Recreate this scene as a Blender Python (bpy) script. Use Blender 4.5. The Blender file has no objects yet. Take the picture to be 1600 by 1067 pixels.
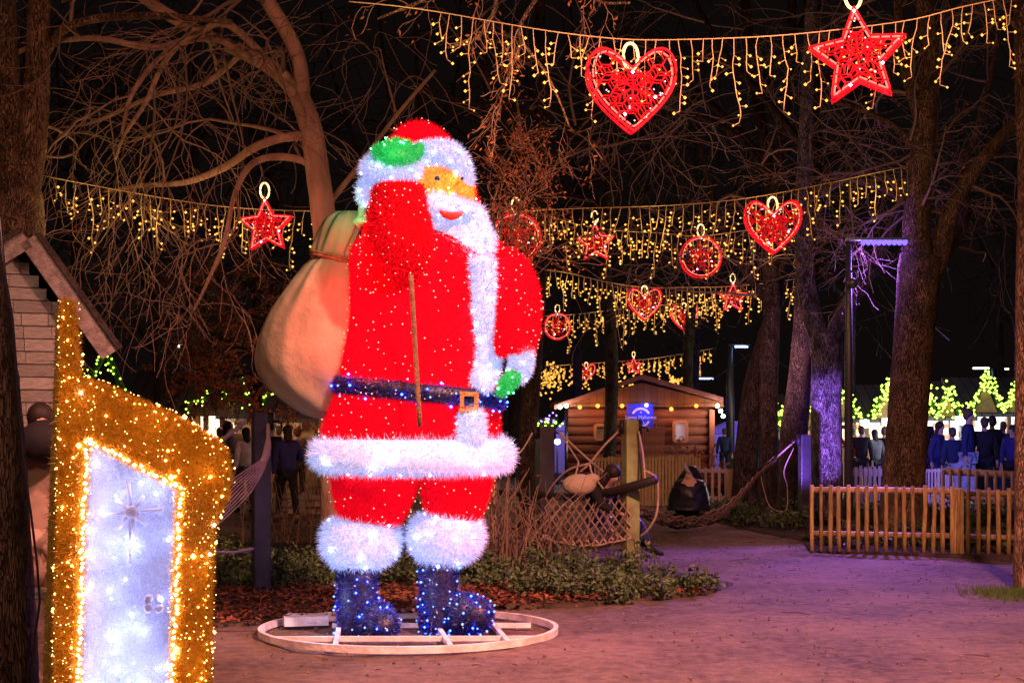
import bpy, math, random
import numpy as np
from mathutils import Vector, Matrix

S = bpy.context.scene
R = math.radians
# ------------------------------------------------------------ camera
FPX, HOR, CAMZ = 2500.0, 658.0, 1.6
cam = bpy.data.cameras.new("camera"); camo = bpy.data.objects.new("camera", cam)
S.collection.objects.link(camo); S.camera = camo
camo.location = (0, 0, CAMZ); camo.rotation_euler = (R(90), 0, 0)
cam.sensor_width = 36; cam.lens = 36 * FPX / 1600; cam.shift_y = (HOR - 533.5) / 1600
cam.clip_start = 0.1; cam.clip_end = 500
# ------------------------------------------------------------ night sky, exposure
W = bpy.data.worlds.new("World"); S.world = W; W.use_nodes = True
bg = W.node_tree.nodes["Background"]; bg.inputs[0].default_value = (.010, .0065, .0065, 1); bg.inputs[1].default_value = .42
S.view_settings.view_transform = 'Standard'; S.view_settings.look = 'None'
S.view_settings.exposure = 0; S.view_settings.gamma = 1
S.cycles.use_denoising = True
S.cycles.max_bounces = 5; S.cycles.diffuse_bounces = 3; S.cycles.glossy_bounces = 2; S.cycles.transmission_bounces = 2
S.cycles.transparent_max_bounces = 4
S.cycles.sample_clamp_indirect = 2.0; S.cycles.sample_clamp_direct = 12
S.cycles.caustics_reflective = False; S.cycles.caustics_refractive = False
S.cycles.use_light_tree = True

def P(px, py, Y): return Vector(((px - 800) / FPX * Y, Y, CAMZ + (HOR - py) / FPX * Y))
def G(px, py):   # a point on the ground under a pixel
    Y = CAMZ * FPX / (py - HOR); return Vector(((px - 800) / FPX * Y, Y, 0))

def lamp(name, loc, col, w, r=.08, kind='POINT', parent=None, target=None, spot=70, blend=.6):
    d = bpy.data.lights.new(name, kind); d.color = col; d.energy = w; d.shadow_soft_size = r
    o = bpy.data.objects.new(name, d); S.collection.objects.link(o); o.location = loc
    if kind == 'SPOT':
        d.spot_size = R(spot); d.spot_blend = blend
        o.rotation_euler = (Vector(target) - Vector(loc)).to_track_quat('-Z', 'Y').to_euler()
    if parent: o.parent = parent; o.location = Vector(loc) - Vector(parent.location)
    return o
# street lamps behind and beside the camera; the spots hang unseen ahead of it
lamp('street_and_added_light', (-5, -5, 7.5), (1, .44, .28), 1250, .25)
lamp('street_and_added_light', (9, -2, 6.5), (1, .60, .26), 760, .25)
lamp('street_and_added_light', (3.5, 6.5, 6.8), (1, .37, .28), 10000, .25, 'SPOT', None, (1.2, 12.5, 0), 82, .9)
lamp('street_and_added_light', (-3.2, 5.5, 6.8), (1, .36, .27), 3000, .25, 'SPOT', None, (-1.2, 9.6, 0), 62, .9)
lamp('street_and_added_light', (-4.5, 5, 6.8), (1, .35, .23), 1500, .25, 'SPOT', None, P(490, 250, 18), 34, .8)  # unseen spot added to brighten the reddish brown trunk
lamp('street_and_added_light', (-5.6, 9.2, 4.5), (1, .60, .46), 230, .2, 'SPOT', None, (-4.6, 14.3, 1.6), 60, .6)  # unseen spot added to light the shingled hut wall

# ------------------------------------------------------------ materials
def mat(name, col, rough=.8, metal=0, em=None, es=0, var=0, scale=8, bump=0, bscale=None, stretch=None, col2=None, island=0, sample=True, spec=.3, detail=6, transl=0):
    m = bpy.data.materials.new(name); m.use_nodes = True
    nt = m.node_tree; N = nt.nodes; L = nt.links; b = N['Principled BSDF']
    b.inputs['Roughness'].default_value = rough; b.inputs['Metallic'].default_value = metal
    b.inputs['Specular IOR Level'].default_value = spec
    b.inputs['Base Color'].default_value = (*col, 1)
    tc = N.new('ShaderNodeTexCoord'); mp = N.new('ShaderNodeMapping'); L.new(tc.outputs['Object'], mp.inputs[0])
    if stretch: mp.inputs['Scale'].default_value = stretch
    if col2 is not None or var:
        c2 = col2 if col2 is not None else tuple(c * (1 - var) for c in col)
        nz = N.new('ShaderNodeTexNoise'); nz.inputs['Scale'].default_value = scale; nz.inputs['Detail'].default_value = detail
        L.new(mp.outputs[0], nz.inputs['Vector'])
        cr = N.new('ShaderNodeValToRGB'); cr.color_ramp.elements[0].position = .36; cr.color_ramp.elements[1].position = .64
        cr.color_ramp.elements[0].color = (*c2, 1); cr.color_ramp.elements[1].color = (*col, 1)
        L.new(nz.outputs[0], cr.inputs[0]); L.new(cr.outputs[0], b.inputs['Base Color'])
    if bump:
        nb = N.new('ShaderNodeTexNoise'); nb.inputs['Scale'].default_value = bscale or scale * 3; nb.inputs['Detail'].default_value = 8
        L.new(mp.outputs[0], nb.inputs['Vector'])
        bp = N.new('ShaderNodeBump'); bp.inputs['Strength'].default_value = min(1, bump); bp.inputs['Distance'].default_value = .03 * max(1, bump)
        L.new(nb.outputs[0], bp.inputs['Height']); L.new(bp.outputs[0], b.inputs['Normal'])
    if em is not None:
        b.inputs['Emission Color'].default_value = (*em, 1); b.inputs['Emission Strength'].default_value = es
        if island:
            g = N.new('ShaderNodeNewGeometry'); mr = N.new('ShaderNodeMapRange')
            mr.inputs[3].default_value = es * (1 - island); mr.inputs[4].default_value = es * (1 + island)
            L.new(g.outputs['Random Per Island'], mr.inputs[0]); L.new(mr.outputs[0], b.inputs['Emission Strength'])
        if not sample: m.cycles.emission_sampling = 'NONE'
    elif island:
        g = N.new('ShaderNodeNewGeometry'); hs = N.new('ShaderNodeHueSaturation'); mr = N.new('ShaderNodeMapRange')
        mr.inputs[3].default_value = 1 - island; mr.inputs[4].default_value = 1 + island
        L.new(g.outputs['Random Per Island'], mr.inputs[0]); L.new(mr.outputs[0], hs.inputs['Value'])
        if b.inputs['Base Color'].is_linked:
            L.new(b.inputs['Base Color'].links[0].from_socket, hs.inputs['Color'])
        else: hs.inputs['Color'].default_value = (*col, 1)
        L.new(hs.outputs[0], b.inputs['Base Color'])
    if transl:
        out = N['Material Output']; t = N.new('ShaderNodeBsdfTranslucent'); t.inputs[0].default_value = (*col, 1)
        mx = N.new('ShaderNodeMixShader'); mx.inputs[0].default_value = transl
        L.new(b.outputs[0], mx.inputs[1]); L.new(t.outputs[0], mx.inputs[2]); L.new(mx.outputs[0], out.inputs[0])
    return m
def glow(name, col, s, sample=True, island=0): return mat(name, (.02, .02, .02), em=col, es=s, sample=sample, island=island)

def plank_mat(name, col, dark, size, axis='z', var=.35, warp=0):
    """boards: dark seams every `size` metres along one axis, each board its own shade"""
    m = bpy.data.materials.new(name); m.use_nodes = True
    nt = m.node_tree; N = nt.nodes; L = nt.links; b = N['Principled BSDF']; b.inputs['Roughness'].default_value = .75
    b.inputs['Specular IOR Level'].default_value = .25
    tc = N.new('ShaderNodeTexCoord'); sp = N.new('ShaderNodeSeparateXYZ'); L.new(tc.outputs['Object'], sp.inputs[0])
    dv = N.new('ShaderNodeMath'); dv.operation = 'DIVIDE'; dv.inputs[1].default_value = size
    L.new(sp.outputs[axis.upper()], dv.inputs[0])
    fl = N.new('ShaderNodeMath'); fl.operation = 'FLOOR'; L.new(dv.outputs[0], fl.inputs[0])
    fr = N.new('ShaderNodeMath'); fr.operation = 'FRACT'; L.new(dv.outputs[0], fr.inputs[0])
    wn = N.new('ShaderNodeTexWhiteNoise'); wn.noise_dimensions = '1D'; L.new(fl.outputs[0], wn.inputs['W'])
    nz = N.new('ShaderNodeTexNoise'); mp = N.new('ShaderNodeMapping'); L.new(tc.outputs['Object'], mp.inputs[0])
    mp.inputs['Scale'].default_value = (1, 1, 14) if axis == 'z' else (14, 14, 1)
    nz.inputs['Scale'].default_value = 3; nz.inputs['Detail'].default_value = 6; L.new(mp.outputs[0], nz.inputs['Vector'])
    ad = N.new('ShaderNodeMath'); ad.operation = 'MULTIPLY_ADD'; ad.inputs[1].default_value = .5
    L.new(wn.outputs[0], ad.inputs[0]); 
    h = N.new('ShaderNodeMath'); h.operation = 'MULTIPLY'; h.inputs[1].default_value = .6; L.new(nz.outputs[0], h.inputs[0]); L.new(h.outputs[0], ad.inputs[2])
    cr = N.new('ShaderNodeValToRGB'); cr.color_ramp.elements[0].position = .2; cr.color_ramp.elements[1].position = .8
    cr.color_ramp.elements[0].color = (*[c * (1 - var) for c in col], 1); cr.color_ramp.elements[1].color = (*col, 1); L.new(ad.outputs[0], cr.inputs[0])
    lt = N.new('ShaderNodeMath'); lt.operation = 'LESS_THAN'; lt.inputs[1].default_value = .09; L.new(fr.outputs[0], lt.inputs[0])
    mx = N.new('ShaderNodeMix'); mx.data_type = 'RGBA'; L.new(lt.outputs[0], mx.inputs[0]); L.new(cr.outputs[0], mx.inputs[6]); mx.inputs[7].default_value = (*dark, 1)
    L.new(mx.outputs[2], b.inputs['Base Color'])
    bp = N.new('ShaderNodeBump'); bp.inputs['Distance'].default_value = .02; bp.inputs['Strength'].default_value = .8
    L.new(fr.outputs[0], bp.inputs['Height']); L.new(bp.outputs[0], b.inputs['Normal'])
    return m

# ------------------------------------------------------------ mesh collector
class MB:
    def __init__(s): s.v = []; s.f = []; s.m = []; s.n = 0
    def add(s, v, f, mi=0):
        v = np.asarray(v, float).reshape(-1, 3); s.v.append(v); o = s.n
        if isinstance(f, np.ndarray): f = (f + o).tolist()
        else: f = [[i + o for i in q] for q in f]
        s.f += f; s.m += [mi] * len(f); s.n += len(v); return s
    def tube(s, pts, rad, n=6, mi=0, caps=True, flat=1.0):
        pts = np.array([tuple(p) for p in pts], float); k = len(pts)
        rad = np.full(k, float(rad)) if np.isscalar(rad) else np.asarray(rad, float)
        t = np.gradient(pts, axis=0); t /= np.linalg.norm(t, axis=1)[:, None] + 1e-9
        up = np.array([0, 0, 1.]) if abs(t[:, 2]).mean() < .8 else np.array([0, 1., 0])
        a = np.cross(t, up); a /= np.linalg.norm(a, axis=1)[:, None] + 1e-9; b = np.cross(a, t)
        th = np.arange(n) * 2 * np.pi / n
        v = pts[:, None, :] + rad[:, None, None] * (np.cos(th)[None, :, None] * a[:, None, :] + flat * np.sin(th)[None, :, None] * b[:, None, :])
        f = []
        for i in range(k - 1):
            for j in range(n):
                j2 = (j + 1) % n; f.append((i * n + j, (i + 1) * n + j, (i + 1) * n + j2, i * n + j2))
        if caps: f.append(tuple(range(n))); f.append(tuple((k - 1) * n + j for j in range(n - 1, -1, -1)))
        return s.add(v.reshape(-1, 3), f, mi)
    def box(s, c, d, rz=0, mi=0, M=None):
        x, y, z = [q / 2 for q in d]
        v = [(i, j, k) for i in (-x, x) for j in (-y, y) for k in (-z, z)]
        m = M if M is not None else Matrix.Rotation(rz, 3, 'Z')
        v = [tuple(m @ Vector(q) + Vector(c)) for q in v]
        return s.add(v, [(0, 1, 3, 2), (4, 6, 7, 5), (0, 4, 5, 1), (2, 3, 7, 6), (0, 2, 6, 4), (1, 5, 7, 3)], mi)
    def bar(s, a, b, w, h, mi=0):
        a = Vector(a); b = Vector(b); d = b - a; q = d.to_track_quat('X', 'Z').to_matrix()
        return s.box((a + b) / 2, (d.length, w, h), M=q, mi=mi)
    def ball(s, c, r, n=12, k=8, mi=0):
        r = (r, r, r) if np.isscalar(r) else r; v = [(c[0], c[1], c[2] + r[2])]
        for i in range(1, k):
            a = math.pi * i / k
            v += [(c[0] + r[0] * math.sin(a) * math.cos(2 * math.pi * j / n), c[1] + r[1] * math.sin(a) * math.sin(2 * math.pi * j / n), c[2] + r[2] * math.cos(a)) for j in range(n)]
        v.append((c[0], c[1], c[2] - r[2])); f = [(0, 1 + j, 1 + (j + 1) % n) for j in range(n)]
        for i in range(k - 2):
            for j in range(n): f.append((1 + i * n + j, 1 + (i + 1) * n + j, 1 + (i + 1) * n + (j + 1) % n, 1 + i * n + (j + 1) % n))
        e = len(v) - 1; f += [(e, 1 + (k - 2) * n + (j + 1) % n, 1 + (k - 2) * n + j) for j in range(n)]
        return s.add(v, f, mi)
    def octas(s, C, r, mi=0):
        C = np.asarray([tuple(c) for c in C], float).reshape(-1, 3)
        if len(C) == 0: return s
        o = np.array([(1, 0, 0), (-1, 0, 0), (0, 1, 0), (0, -1, 0), (0, 0, 1), (0, 0, -1)]) * 1.
        rr = np.broadcast_to(np.asarray(r, float), (len(C),))
        v = (C[:, None, :] + o[None] * rr[:, None, None]).reshape(-1, 3)
        f = np.array([(0, 2, 4), (2, 1, 4), (1, 3, 4), (3, 0, 4), (2, 0, 5), (1, 2, 5), (3, 1, 5), (0, 3, 5)])
        return s.add(v, (f[None] + 6 * np.arange(len(C))[:, None, None]).reshape(-1, 3), mi)
    def loft(s, secs, n=32, mi=0, pw=1.0, caps=True, wob=None):
        """secs: (x, y, z, rx, ry)"""
        v = []; k = len(secs)
        for i, (x, y, z, rx, ry) in enumerate(secs):
            for j in range(n):
                a = 2 * math.pi * j / n; w = wob(i, a) if wob else 1
                ca, sa = math.cos(a), math.sin(a)
                v.append((x + rx * w * math.copysign(abs(ca) ** pw, ca), y + ry * w * math.copysign(abs(sa) ** pw, sa), z))
        f = [(i * n + j, (i + 1) * n + j, (i + 1) * n + (j + 1) % n, i * n + (j + 1) % n) for i in range(k - 1) for j in range(n)]
        if secs[0][2] < secs[-1][2]: f = [q[::-1] for q in f]
        if caps: f.append(tuple(range(n))); f.append(tuple((k - 1) * n + j for j in reversed(range(n))))
        return s.add(v, f, mi)
    def prism(s, pts, y0, y1, mi=0):
        """xz outline extruded along y"""
        if sum(a[0] * b[1] - b[0] * a[1] for a, b in zip(pts, pts[1:] + pts[:1])) < 0: pts = pts[::-1]
        n = len(pts); v = [(x, y0, z) for x, z in pts] + [(x, y1, z) for x, z in pts]
        f = [tuple(range(n)), tuple(reversed(range(n, 2 * n)))] + [(j, n + j, n + (j + 1) % n, (j + 1) % n) for j in range(n)]
        return s.add(v, f, mi)
    def arrays(s): return np.concatenate(s.v), s.f, s.m
    def build(s, name, mats, parent=None, smooth=True, loc=None):
        if not isinstance(mats, (list, tuple)): mats = [mats]
        if not s.n: return None
        me = bpy.data.meshes.new(name); v = np.concatenate(s.v)
        off = Vector((0, 0, 0))
        if parent:
            r = parent
            while r.parent: r = r.parent
            off = r.location.copy()
        elif loc: off = Vector(loc)
        v = v - np.array(off); me.from_pydata(v.tolist(), [], s.f)
        for m in mats: me.materials.append(m)
        me.polygons.foreach_set('material_index', s.m)
        me.polygons.foreach_set('use_smooth', [smooth] * len(s.f)); me.update()
        o = bpy.data.objects.new(name, me); S.collection.objects.link(o)
        if parent: o.parent = parent
        elif loc: o.location = loc
        return o

def tag(o, label=None, cat=None, group=None, kind=None):
    for k, v in (('label', label), ('category', cat), ('group', group), ('kind', kind)):
        if v: o[k] = v
    return o
def thing(name, label, cat, loc, group=None):
    o = bpy.data.objects.new(name, None); S.collection.objects.link(o); o.location = loc; o.empty_display_size = .1
    return tag(o, label, cat, group)
def dup(root, loc, rz=None, label=None, group=None, scale=None):
    def cp(o, par):
        c = o.copy(); S.collection.objects.link(c); c.parent = par
        for ch in o.children: cp(ch, c)
        return c
    r = cp(root, None); r.location = loc
    if rz is not None: r.rotation_euler = (0, 0, rz)
    if scale: r.scale = (scale,) * 3
    if label: r['label'] = label
    if group: r['group'] = group
    return r

def sample(mb, n, rng, keep=None):
    """random points + normals on a collector's surface"""
    V = np.concatenate(mb.v); T = []
    for q in mb.f:
        for i in range(1, len(q) - 1): T.append((q[0], q[i], q[i + 1]))
    T = np.array(T); A, B, C = V[T[:, 0]], V[T[:, 1]], V[T[:, 2]]
    N = np.cross(B - A, C - A); ar = np.linalg.norm(N, axis=1); N = N / (ar[:, None] + 1e-12)
    i = rng.choice(len(T), n, p=ar / ar.sum()); u = rng.random((n, 1)); w = rng.random((n, 1)); sw = (u + w) > 1
    u = np.where(sw, 1 - u, u); w = np.where(sw, 1 - w, w)
    p = A[i] + u * (B[i] - A[i]) + w * (C[i] - A[i]); nn = N[i]
    if keep is not None: k = keep(p, nn); p, nn = p[k], nn[k]
    return p, nn
def fibres(mb, base, n, L, w, rng, mi=0, spread=.7, keep=None, curl=0):
    p, nn = sample(base, n, rng, keep); k = len(p)
    d = nn + spread * rng.normal(size=(k, 3)); d /= np.linalg.norm(d, axis=1)[:, None]
    t = np.cross(d, rng.normal(size=(k, 3))); t /= np.linalg.norm(t, axis=1)[:, None]
    l = L * (.5 + .8 * rng.random((k, 1)))
    v = np.stack([p - t * w / 2, p + t * w / 2, p + d * l], 1).reshape(-1, 3)
    mb.add(v, np.arange(3 * k).reshape(-1, 3), mi)
rng = np.random.default_rng(7); rnd = random.Random(11)
# ============================================================ ground
def ground_mat():
    m = bpy.data.materials.new('sandy_gravel'); m.use_nodes = True
    nt = m.node_tree; N = nt.nodes; L = nt.links; b = N['Principled BSDF']; b.inputs['Roughness'].default_value = .85
    b.inputs['Specular IOR Level'].default_value = .3
    tc = N.new('ShaderNodeTexCoord')
    def noise(sc, det=8, rough=.6):
        n = N.new('ShaderNodeTexNoise'); n.inputs['Scale'].default_value = sc; n.inputs['Detail'].default_value = det; n.inputs['Roughness'].default_value = rough
        L.new(tc.outputs['Object'], n.inputs['Vector']); return n
    n1 = noise(.7); n2 = noise(9, 10, .75); n3 = noise(60, 4, .8)
    cr = N.new('ShaderNodeValToRGB'); cr.color_ramp.elements[0].position = .38; cr.color_ramp.elements[1].position = .62
    cr.color_ramp.elements[0].color = (.085, .055, .04, 1); cr.color_ramp.elements[1].color = (.40, .29, .22, 1)
    a = N.new('ShaderNodeMath'); a.operation = 'MULTIPLY_ADD'; a.inputs[1].default_value = .45; L.new(n1.outputs[0], a.inputs[0])
    c = N.new('ShaderNodeMath'); c.operation = 'MULTIPLY'; c.inputs[1].default_value = .55; L.new(n2.outputs[0], c.inputs[0]); L.new(c.outputs[0], a.inputs[2])
    L.new(a.outputs[0], cr.inputs[0])
    vr = N.new('ShaderNodeTexVoronoi'); vr.inputs['Scale'].default_value = 34; L.new(tc.outputs['Object'], vr.inputs['Vector'])
    sm = N.new('ShaderNodeMapRange'); sm.inputs[1].default_value = 0; sm.inputs[2].default_value = .35; sm.inputs[3].default_value = 1.25; sm.inputs[4].default_value = .9
    L.new(vr.outputs['Distance'], sm.inputs[0])
    hs = N.new('ShaderNodeHueSaturation'); L.new(cr.outputs[0], hs.inputs['Color']); L.new(sm.outputs[0], hs.inputs['Value'])
    L.new(hs.outputs[0], b.inputs['Base Color'])
    s1 = N.new('ShaderNodeMath'); s1.operation = 'ADD'; L.new(n2.outputs[0], s1.inputs[0]); L.new(n3.outputs[0], s1.inputs[1])
    bp = N.new('ShaderNodeBump'); bp.inputs['Strength'].default_value = 1; bp.inputs['Distance'].default_value = .06
    L.new(s1.outputs[0], bp.inputs['Height']); L.new(bp.outputs[0], b.inputs['Normal'])
    return m
mb = MB(); xs = np.concatenate([[-150, -60, -30], np.linspace(-14, 14, 141), [30, 60, 150]]); ys = np.concatenate([[-60, -20], np.linspace(4, 30, 131), [45, 80, 250]])
X, Y = np.meshgrid(xs, ys)
Z = .012 * np.sin(X * 1.7 + Y * .6) * np.sin(Y * 1.3) + .009 * np.sin(X * 4.1 - Y * 2.7) * np.sin(Y * 3.9 + X) + rng.normal(size=X.shape) * .0045
nx = len(xs); idx = np.arange(X.size).reshape(X.shape)
mb.add(np.stack([X, Y, Z], -1).reshape(-1, 3), np.stack([idx[:-1, :-1], idx[:-1, 1:], idx[1:, 1:], idx[1:, :-1]], -1).reshape(-1, 4))
tag(mb.build('ground', ground_mat()), kind='structure')

soil = mat('soil', (.075, .05, .035), .95, col2=(.03, .022, .016), scale=6, bump=1, bscale=30)
def sheet(name, pts, z=.03, m=soil):
    mb = MB(); mb.add([(p.x, p.y, z) for p in pts] + [(p.x, p.y, z - .12) for p in pts], [list(range(len(pts)))] + [[j, j + len(pts), (j + 1) % len(pts) + len(pts), (j + 1) % len(pts)] for j in range(len(pts))])
    return tag(mb.build(name, m), kind='structure')
bedL = [G(200, 985), G(330, 982), G(430, 976), G(520, 966), G(640, 958), G(780, 950), G(900, 948), G(1010, 940), G(1120, 925), G(1145, 915), G(1080, 900), G(1000, 890), G(900, 868), G(780, 860), G(640, 855), G(500, 852), G(200, 848)]
sheet('planting_bed', bedL)
bedR = [G(1085, 812), G(1160, 826), G(1255, 846), G(1265, 862), G(1420, 868), G(1600, 876), G(1900, 885), G(1900, 790), G(1500, 776), G(1250, 776), G(1090, 783)]
sheet('planting_bed', bedR)

def inpoly(x, y, poly):
    c = False; n = len(poly)
    for i in range(n):
        a, b = poly[i], poly[(i + 1) % n]
        if (a.y > y) != (b.y > y) and x < (b.x - a.x) * (y - a.y) / (b.y - a.y) + a.x: c = not c
    return c
def scatter_in(poly, n, r):
    out = []; x0, x1 = min(p.x for p in poly), max(p.x for p in poly); y0, y1 = min(p.y for p in poly), max(p.y for p in poly)
    while len(out) < n:
        x, y = r.uniform(x0, x1), r.uniform(y0, y1)
        if inpoly(x, y, poly): out.append((x, y))
    return out
def leaf(mb, c, s, r, mi=0, flat=False):
    """one folded leaf of four triangles"""
    if flat: n = Vector((r.gauss(0, .35), r.gauss(0, .35), 1)).normalized()
    else: n = Vector((r.gauss(0, 1), r.gauss(0, 1), r.gauss(0, 1) + .5)).normalized()
    a = n.orthogonal().normalized(); a.rotate(Matrix.Rotation(r.uniform(0, 6.28), 3, n)); b = n.cross(a); c = Vector(c)
    w = s * r.uniform(.35, .55)
    mb.add([tuple(c - a * s), tuple(c + b * w + n * s * .2), tuple(c + a * s), tuple(c - b * w + n * s * .2)], [(0, 1, 2), (0, 2, 3)], mi)
leafA = mat('dark_leaf', (.075, .115, .05), .6, island=.7, spec=.12); leafB = mat('leaf_litter', (.17, .055, .025), .8, island=.6)
leafC = mat('autumn_leaf', (.30, .11, .035), .7, island=.5); dry = mat('dry_stem', (.20, .14, .10), .85, island=.4)
bushm = mat('stem', (.06, .04, .03), .9)
# --- fallen leaves
mb = MB(); r = random.Random(3)
for x, y in scatter_in([G(200, 990), G(330, 985), G(520, 972), G(660, 966), G(1120, 930), G(1000, 912), G(640, 925), G(520, 925), G(200, 925)], 5200, r): leaf(mb, (x, y, .04 + r.random() * .05), r.uniform(.02, .045), r, 0, True)
tag(mb.build('fallen_leaves', leafB, smooth=False), 'red brown fallen leaves along the front of the planting bed', 'leaves', kind='stuff')
# --- low evergreen shrubs: each clump a plant
def clump(mb, x, y, w, h, n, r, s=.035):
    for k in range(max(4, int(w * 14))):
        a = r.uniform(0, 6.28); d = w * .5 * math.sqrt(r.random()); top = Vector((x + math.cos(a) * d, y + math.sin(a) * d * .7, h * r.uniform(.5, 1.05) * (1 - .45 * (d / (w * .5)) ** 2)))
        b = Vector((x + math.cos(a) * d * .6, y + math.sin(a) * d * .4, 0.02)); mb.tube([b, (b + top) / 2 + Vector((r.gauss(0, .02), 0, 0)), top], [.008, .006, .003], 3, 1)
        for q in range(n):
            t = r.uniform(.25, 1.02); c = b.lerp(top, t) + Vector((r.gauss(0, .05), r.gauss(0, .05), r.gauss(0, .025)))
            if c.z > .02: leaf(mb, c, s * r.uniform(.6, 1.2), r)
def shrub(x, y, w, h, n, label, group, r, s=.035, m=leafA):
    o = thing('shrub', label, 'shrub', (x, y, 0), group); mb = MB(); clump(mb, x, y, w, h, n, r, s); mb.build('foliage', [m, bushm], o, False); return o
def cover(label, spots, r, n, s):
    mb = MB()
    for px, py, w, h, dy in spots: g = G(px, py + dy); clump(mb, g.x, g.y, w, h, n, r, s)
    return tag(mb.build('ground_cover', [leafA, bushm], smooth=False), label, 'ground cover', kind='stuff')
r = random.Random(5)
cover('low dark evergreen ground cover filling the planting bed behind the big lit figure', [(px, py, w, h * .82, 12) for px, py, w, h in [(335, 905, 1.0, .5), (385, 915, .9, .42), (450, 905, .9, .48), (500, 900, .8, .4), (560, 905, 1., .5), (640, 905, 1.1, .55), (700, 900, 1., .5), (760, 910, 1., .45),
    (810, 905, 1., .5), (855, 925, .9, .42), (900, 915, .9, .45), (945, 930, .9, .4), (985, 905, .8, .42), (1015, 925, .9, .36), (1055, 915, .7, .36), (1090, 912, .5, .24), (470, 880, 1., .45), (360, 880, 1., .45), (860, 885, 1., .5), (920, 890, .9, .4), (640, 880, 1.2, .5)]], r, 46, .035)
g = G(1003, 890); shrub(g.x, g.y, .28, .42, 22, 'small upright leafy sprig just right of the olive lit hammock post', None, r)
cover('low dark ground cover in the bed between the far fence and the path', [(px, py, w, h, 6) for px, py, w, h in [(1110, 808, 1.2, .34), (1150, 812, 1.2, .3), (1190, 818, 1.2, .42), (1225, 824, 1., .45), (1245, 812, 1., .55), (1130, 798, 1.2, .3)]], r, 34, .045)
cover('glossy low ground cover behind the honey coloured front fence', [(1285 + k * 22, 852 + (k % 3) * 5 - 3, .55, .26 + .1 * (k % 2), 0) for k in range(15)] + [(1290 + k * 40, 822, 1.1, .42, 0) for k in range(8)], r, 30, .042)
# --- dry ornamental grasses
def reeds(px, py, n, h, sp, label, r, lean=.25, leaves=0):
    g = G(px, py); o = thing('dry_grass', label, 'plant', (g.x, g.y, 0)); mb = MB()
    for k in range(n):
        b = g + Vector((r.gauss(0, sp * .45), r.gauss(0, sp * .4), 0)); l = h * r.uniform(.45, 1.05); dx = r.gauss(0, lean); dy = r.gauss(0, lean * .5)
        pts = [b + Vector((dx * l * t * t, dy * l * t * t, l * t * (1 - .1 * t))) + Vector((r.gauss(0, .012), 0, 0)) for t in (0, .35, .7, 1)]
        mb.tube(pts, [.007, .006, .005, .003], 3)
        if r.random() < .5:
            q = pts[2]; mb.tube([q, q + Vector((r.gauss(0, .12), r.gauss(0, .05), r.uniform(.03, .2)))], [.004, .002], 3)
    if leaves:
        for k in range(leaves): leaf(mb, g + Vector((r.gauss(0, sp * .6), r.gauss(0, sp * .4), abs(r.gauss(0, h * .3)) + .03)), r.uniform(.02, .05), r, 1)
    return mb.build('stems', [dry, mat('withered_leaf', (.10, .045, .025), .85, island=.5)], o, False)
r = random.Random(9)
reeds(775, 905, 90, 1.25, .55, 'dry reddish reeds behind the right boot of the lit figure', r, .22, 260)
reeds(835, 890, 30, 1.1, .6, 'tall dry stems leaning towards the near hammock', r, .35, 120)
reeds(885, 888, 18, .8, .5, 'short dry stems under the near hammock', r, .4, 120)
reeds(730, 880, 60, .95, .5, 'dry stems seen between the lit figure and the reeds', r, .25, 400)
reeds(455, 850, 50, .9, .7, 'thin dry stems right of the left steel post', r, .2, 300)
reeds(480, 800, 80, 1.1, 1.5, 'pale bushy dry grass behind the path at left', r, .3, 900)
# --- grass tuft under the right edge tree, twigs and stones on the path
grassm = mat('grass', (.06, .11, .025), .6, island=.5)
mb = MB(); r = random.Random(21); g = G(1590, 930)
for k in range(2200):
    b = g + Vector((r.gauss(0, .2), r.gauss(0, .28), 0)); d = Vector((r.gauss(0, .35), r.gauss(0, .35), 1)).normalized() * r.uniform(.03, .09); t = Vector((r.gauss(0, 1), r.gauss(0, 1), 0)).normalized() * .004
    mb.add([tuple(b - t), tuple(b + t), tuple(b + d)], [(0, 1, 2)])
tag(mb.build('grass_tuft', grassm, smooth=False), 'tuft of green grass at the foot of the right edge tree', 'grass', kind='stuff')
mb = MB(); twm = mat('fallen_twig', (.07, .035, .03), .9)
for k in range(300):
    x, y = r.uniform(-3.5, 6.5), r.uniform(8.5, 24)
    if inpoly(x, y, bedL) or r.random() < .3 and x < 0: continue
    a = r.uniform(0, 3.14); l = r.choice([.015, .02, .03, .04, .07, .14]) * r.uniform(.6, 1.4); d = Vector((math.cos(a), math.sin(a), 0)) * l
    c = Vector((x, y, .018)); mb.tube([c - d, c + Vector((r.gauss(0, .01), r.gauss(0, .01), .006)), c + d], [.003, .004, .002], 4)
    if r.random() < .3: leaf(mb, c + Vector((.1, .1, .0)), .03, r, 0, True)
tag(mb.build('fallen_twigs', twm), 'scattered twigs and bark on the sandy path', 'twigs', kind='stuff')
mb = MB(); 
for k in range(1300):
    x, y = r.uniform(-3.5, 6.5), r.uniform(8.5, 22)
    if not inpoly(x, y, bedL): mb.ball((x, y, .012), (r.uniform(.005, .014), r.uniform(.005, .012), .008), 5, 3)
tag(mb.build('pebbles', mat('pebble', (.13, .10, .085), .8, island=.6)), 'small loose stones scattered over the path', 'pebbles', kind='stuff')

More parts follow.
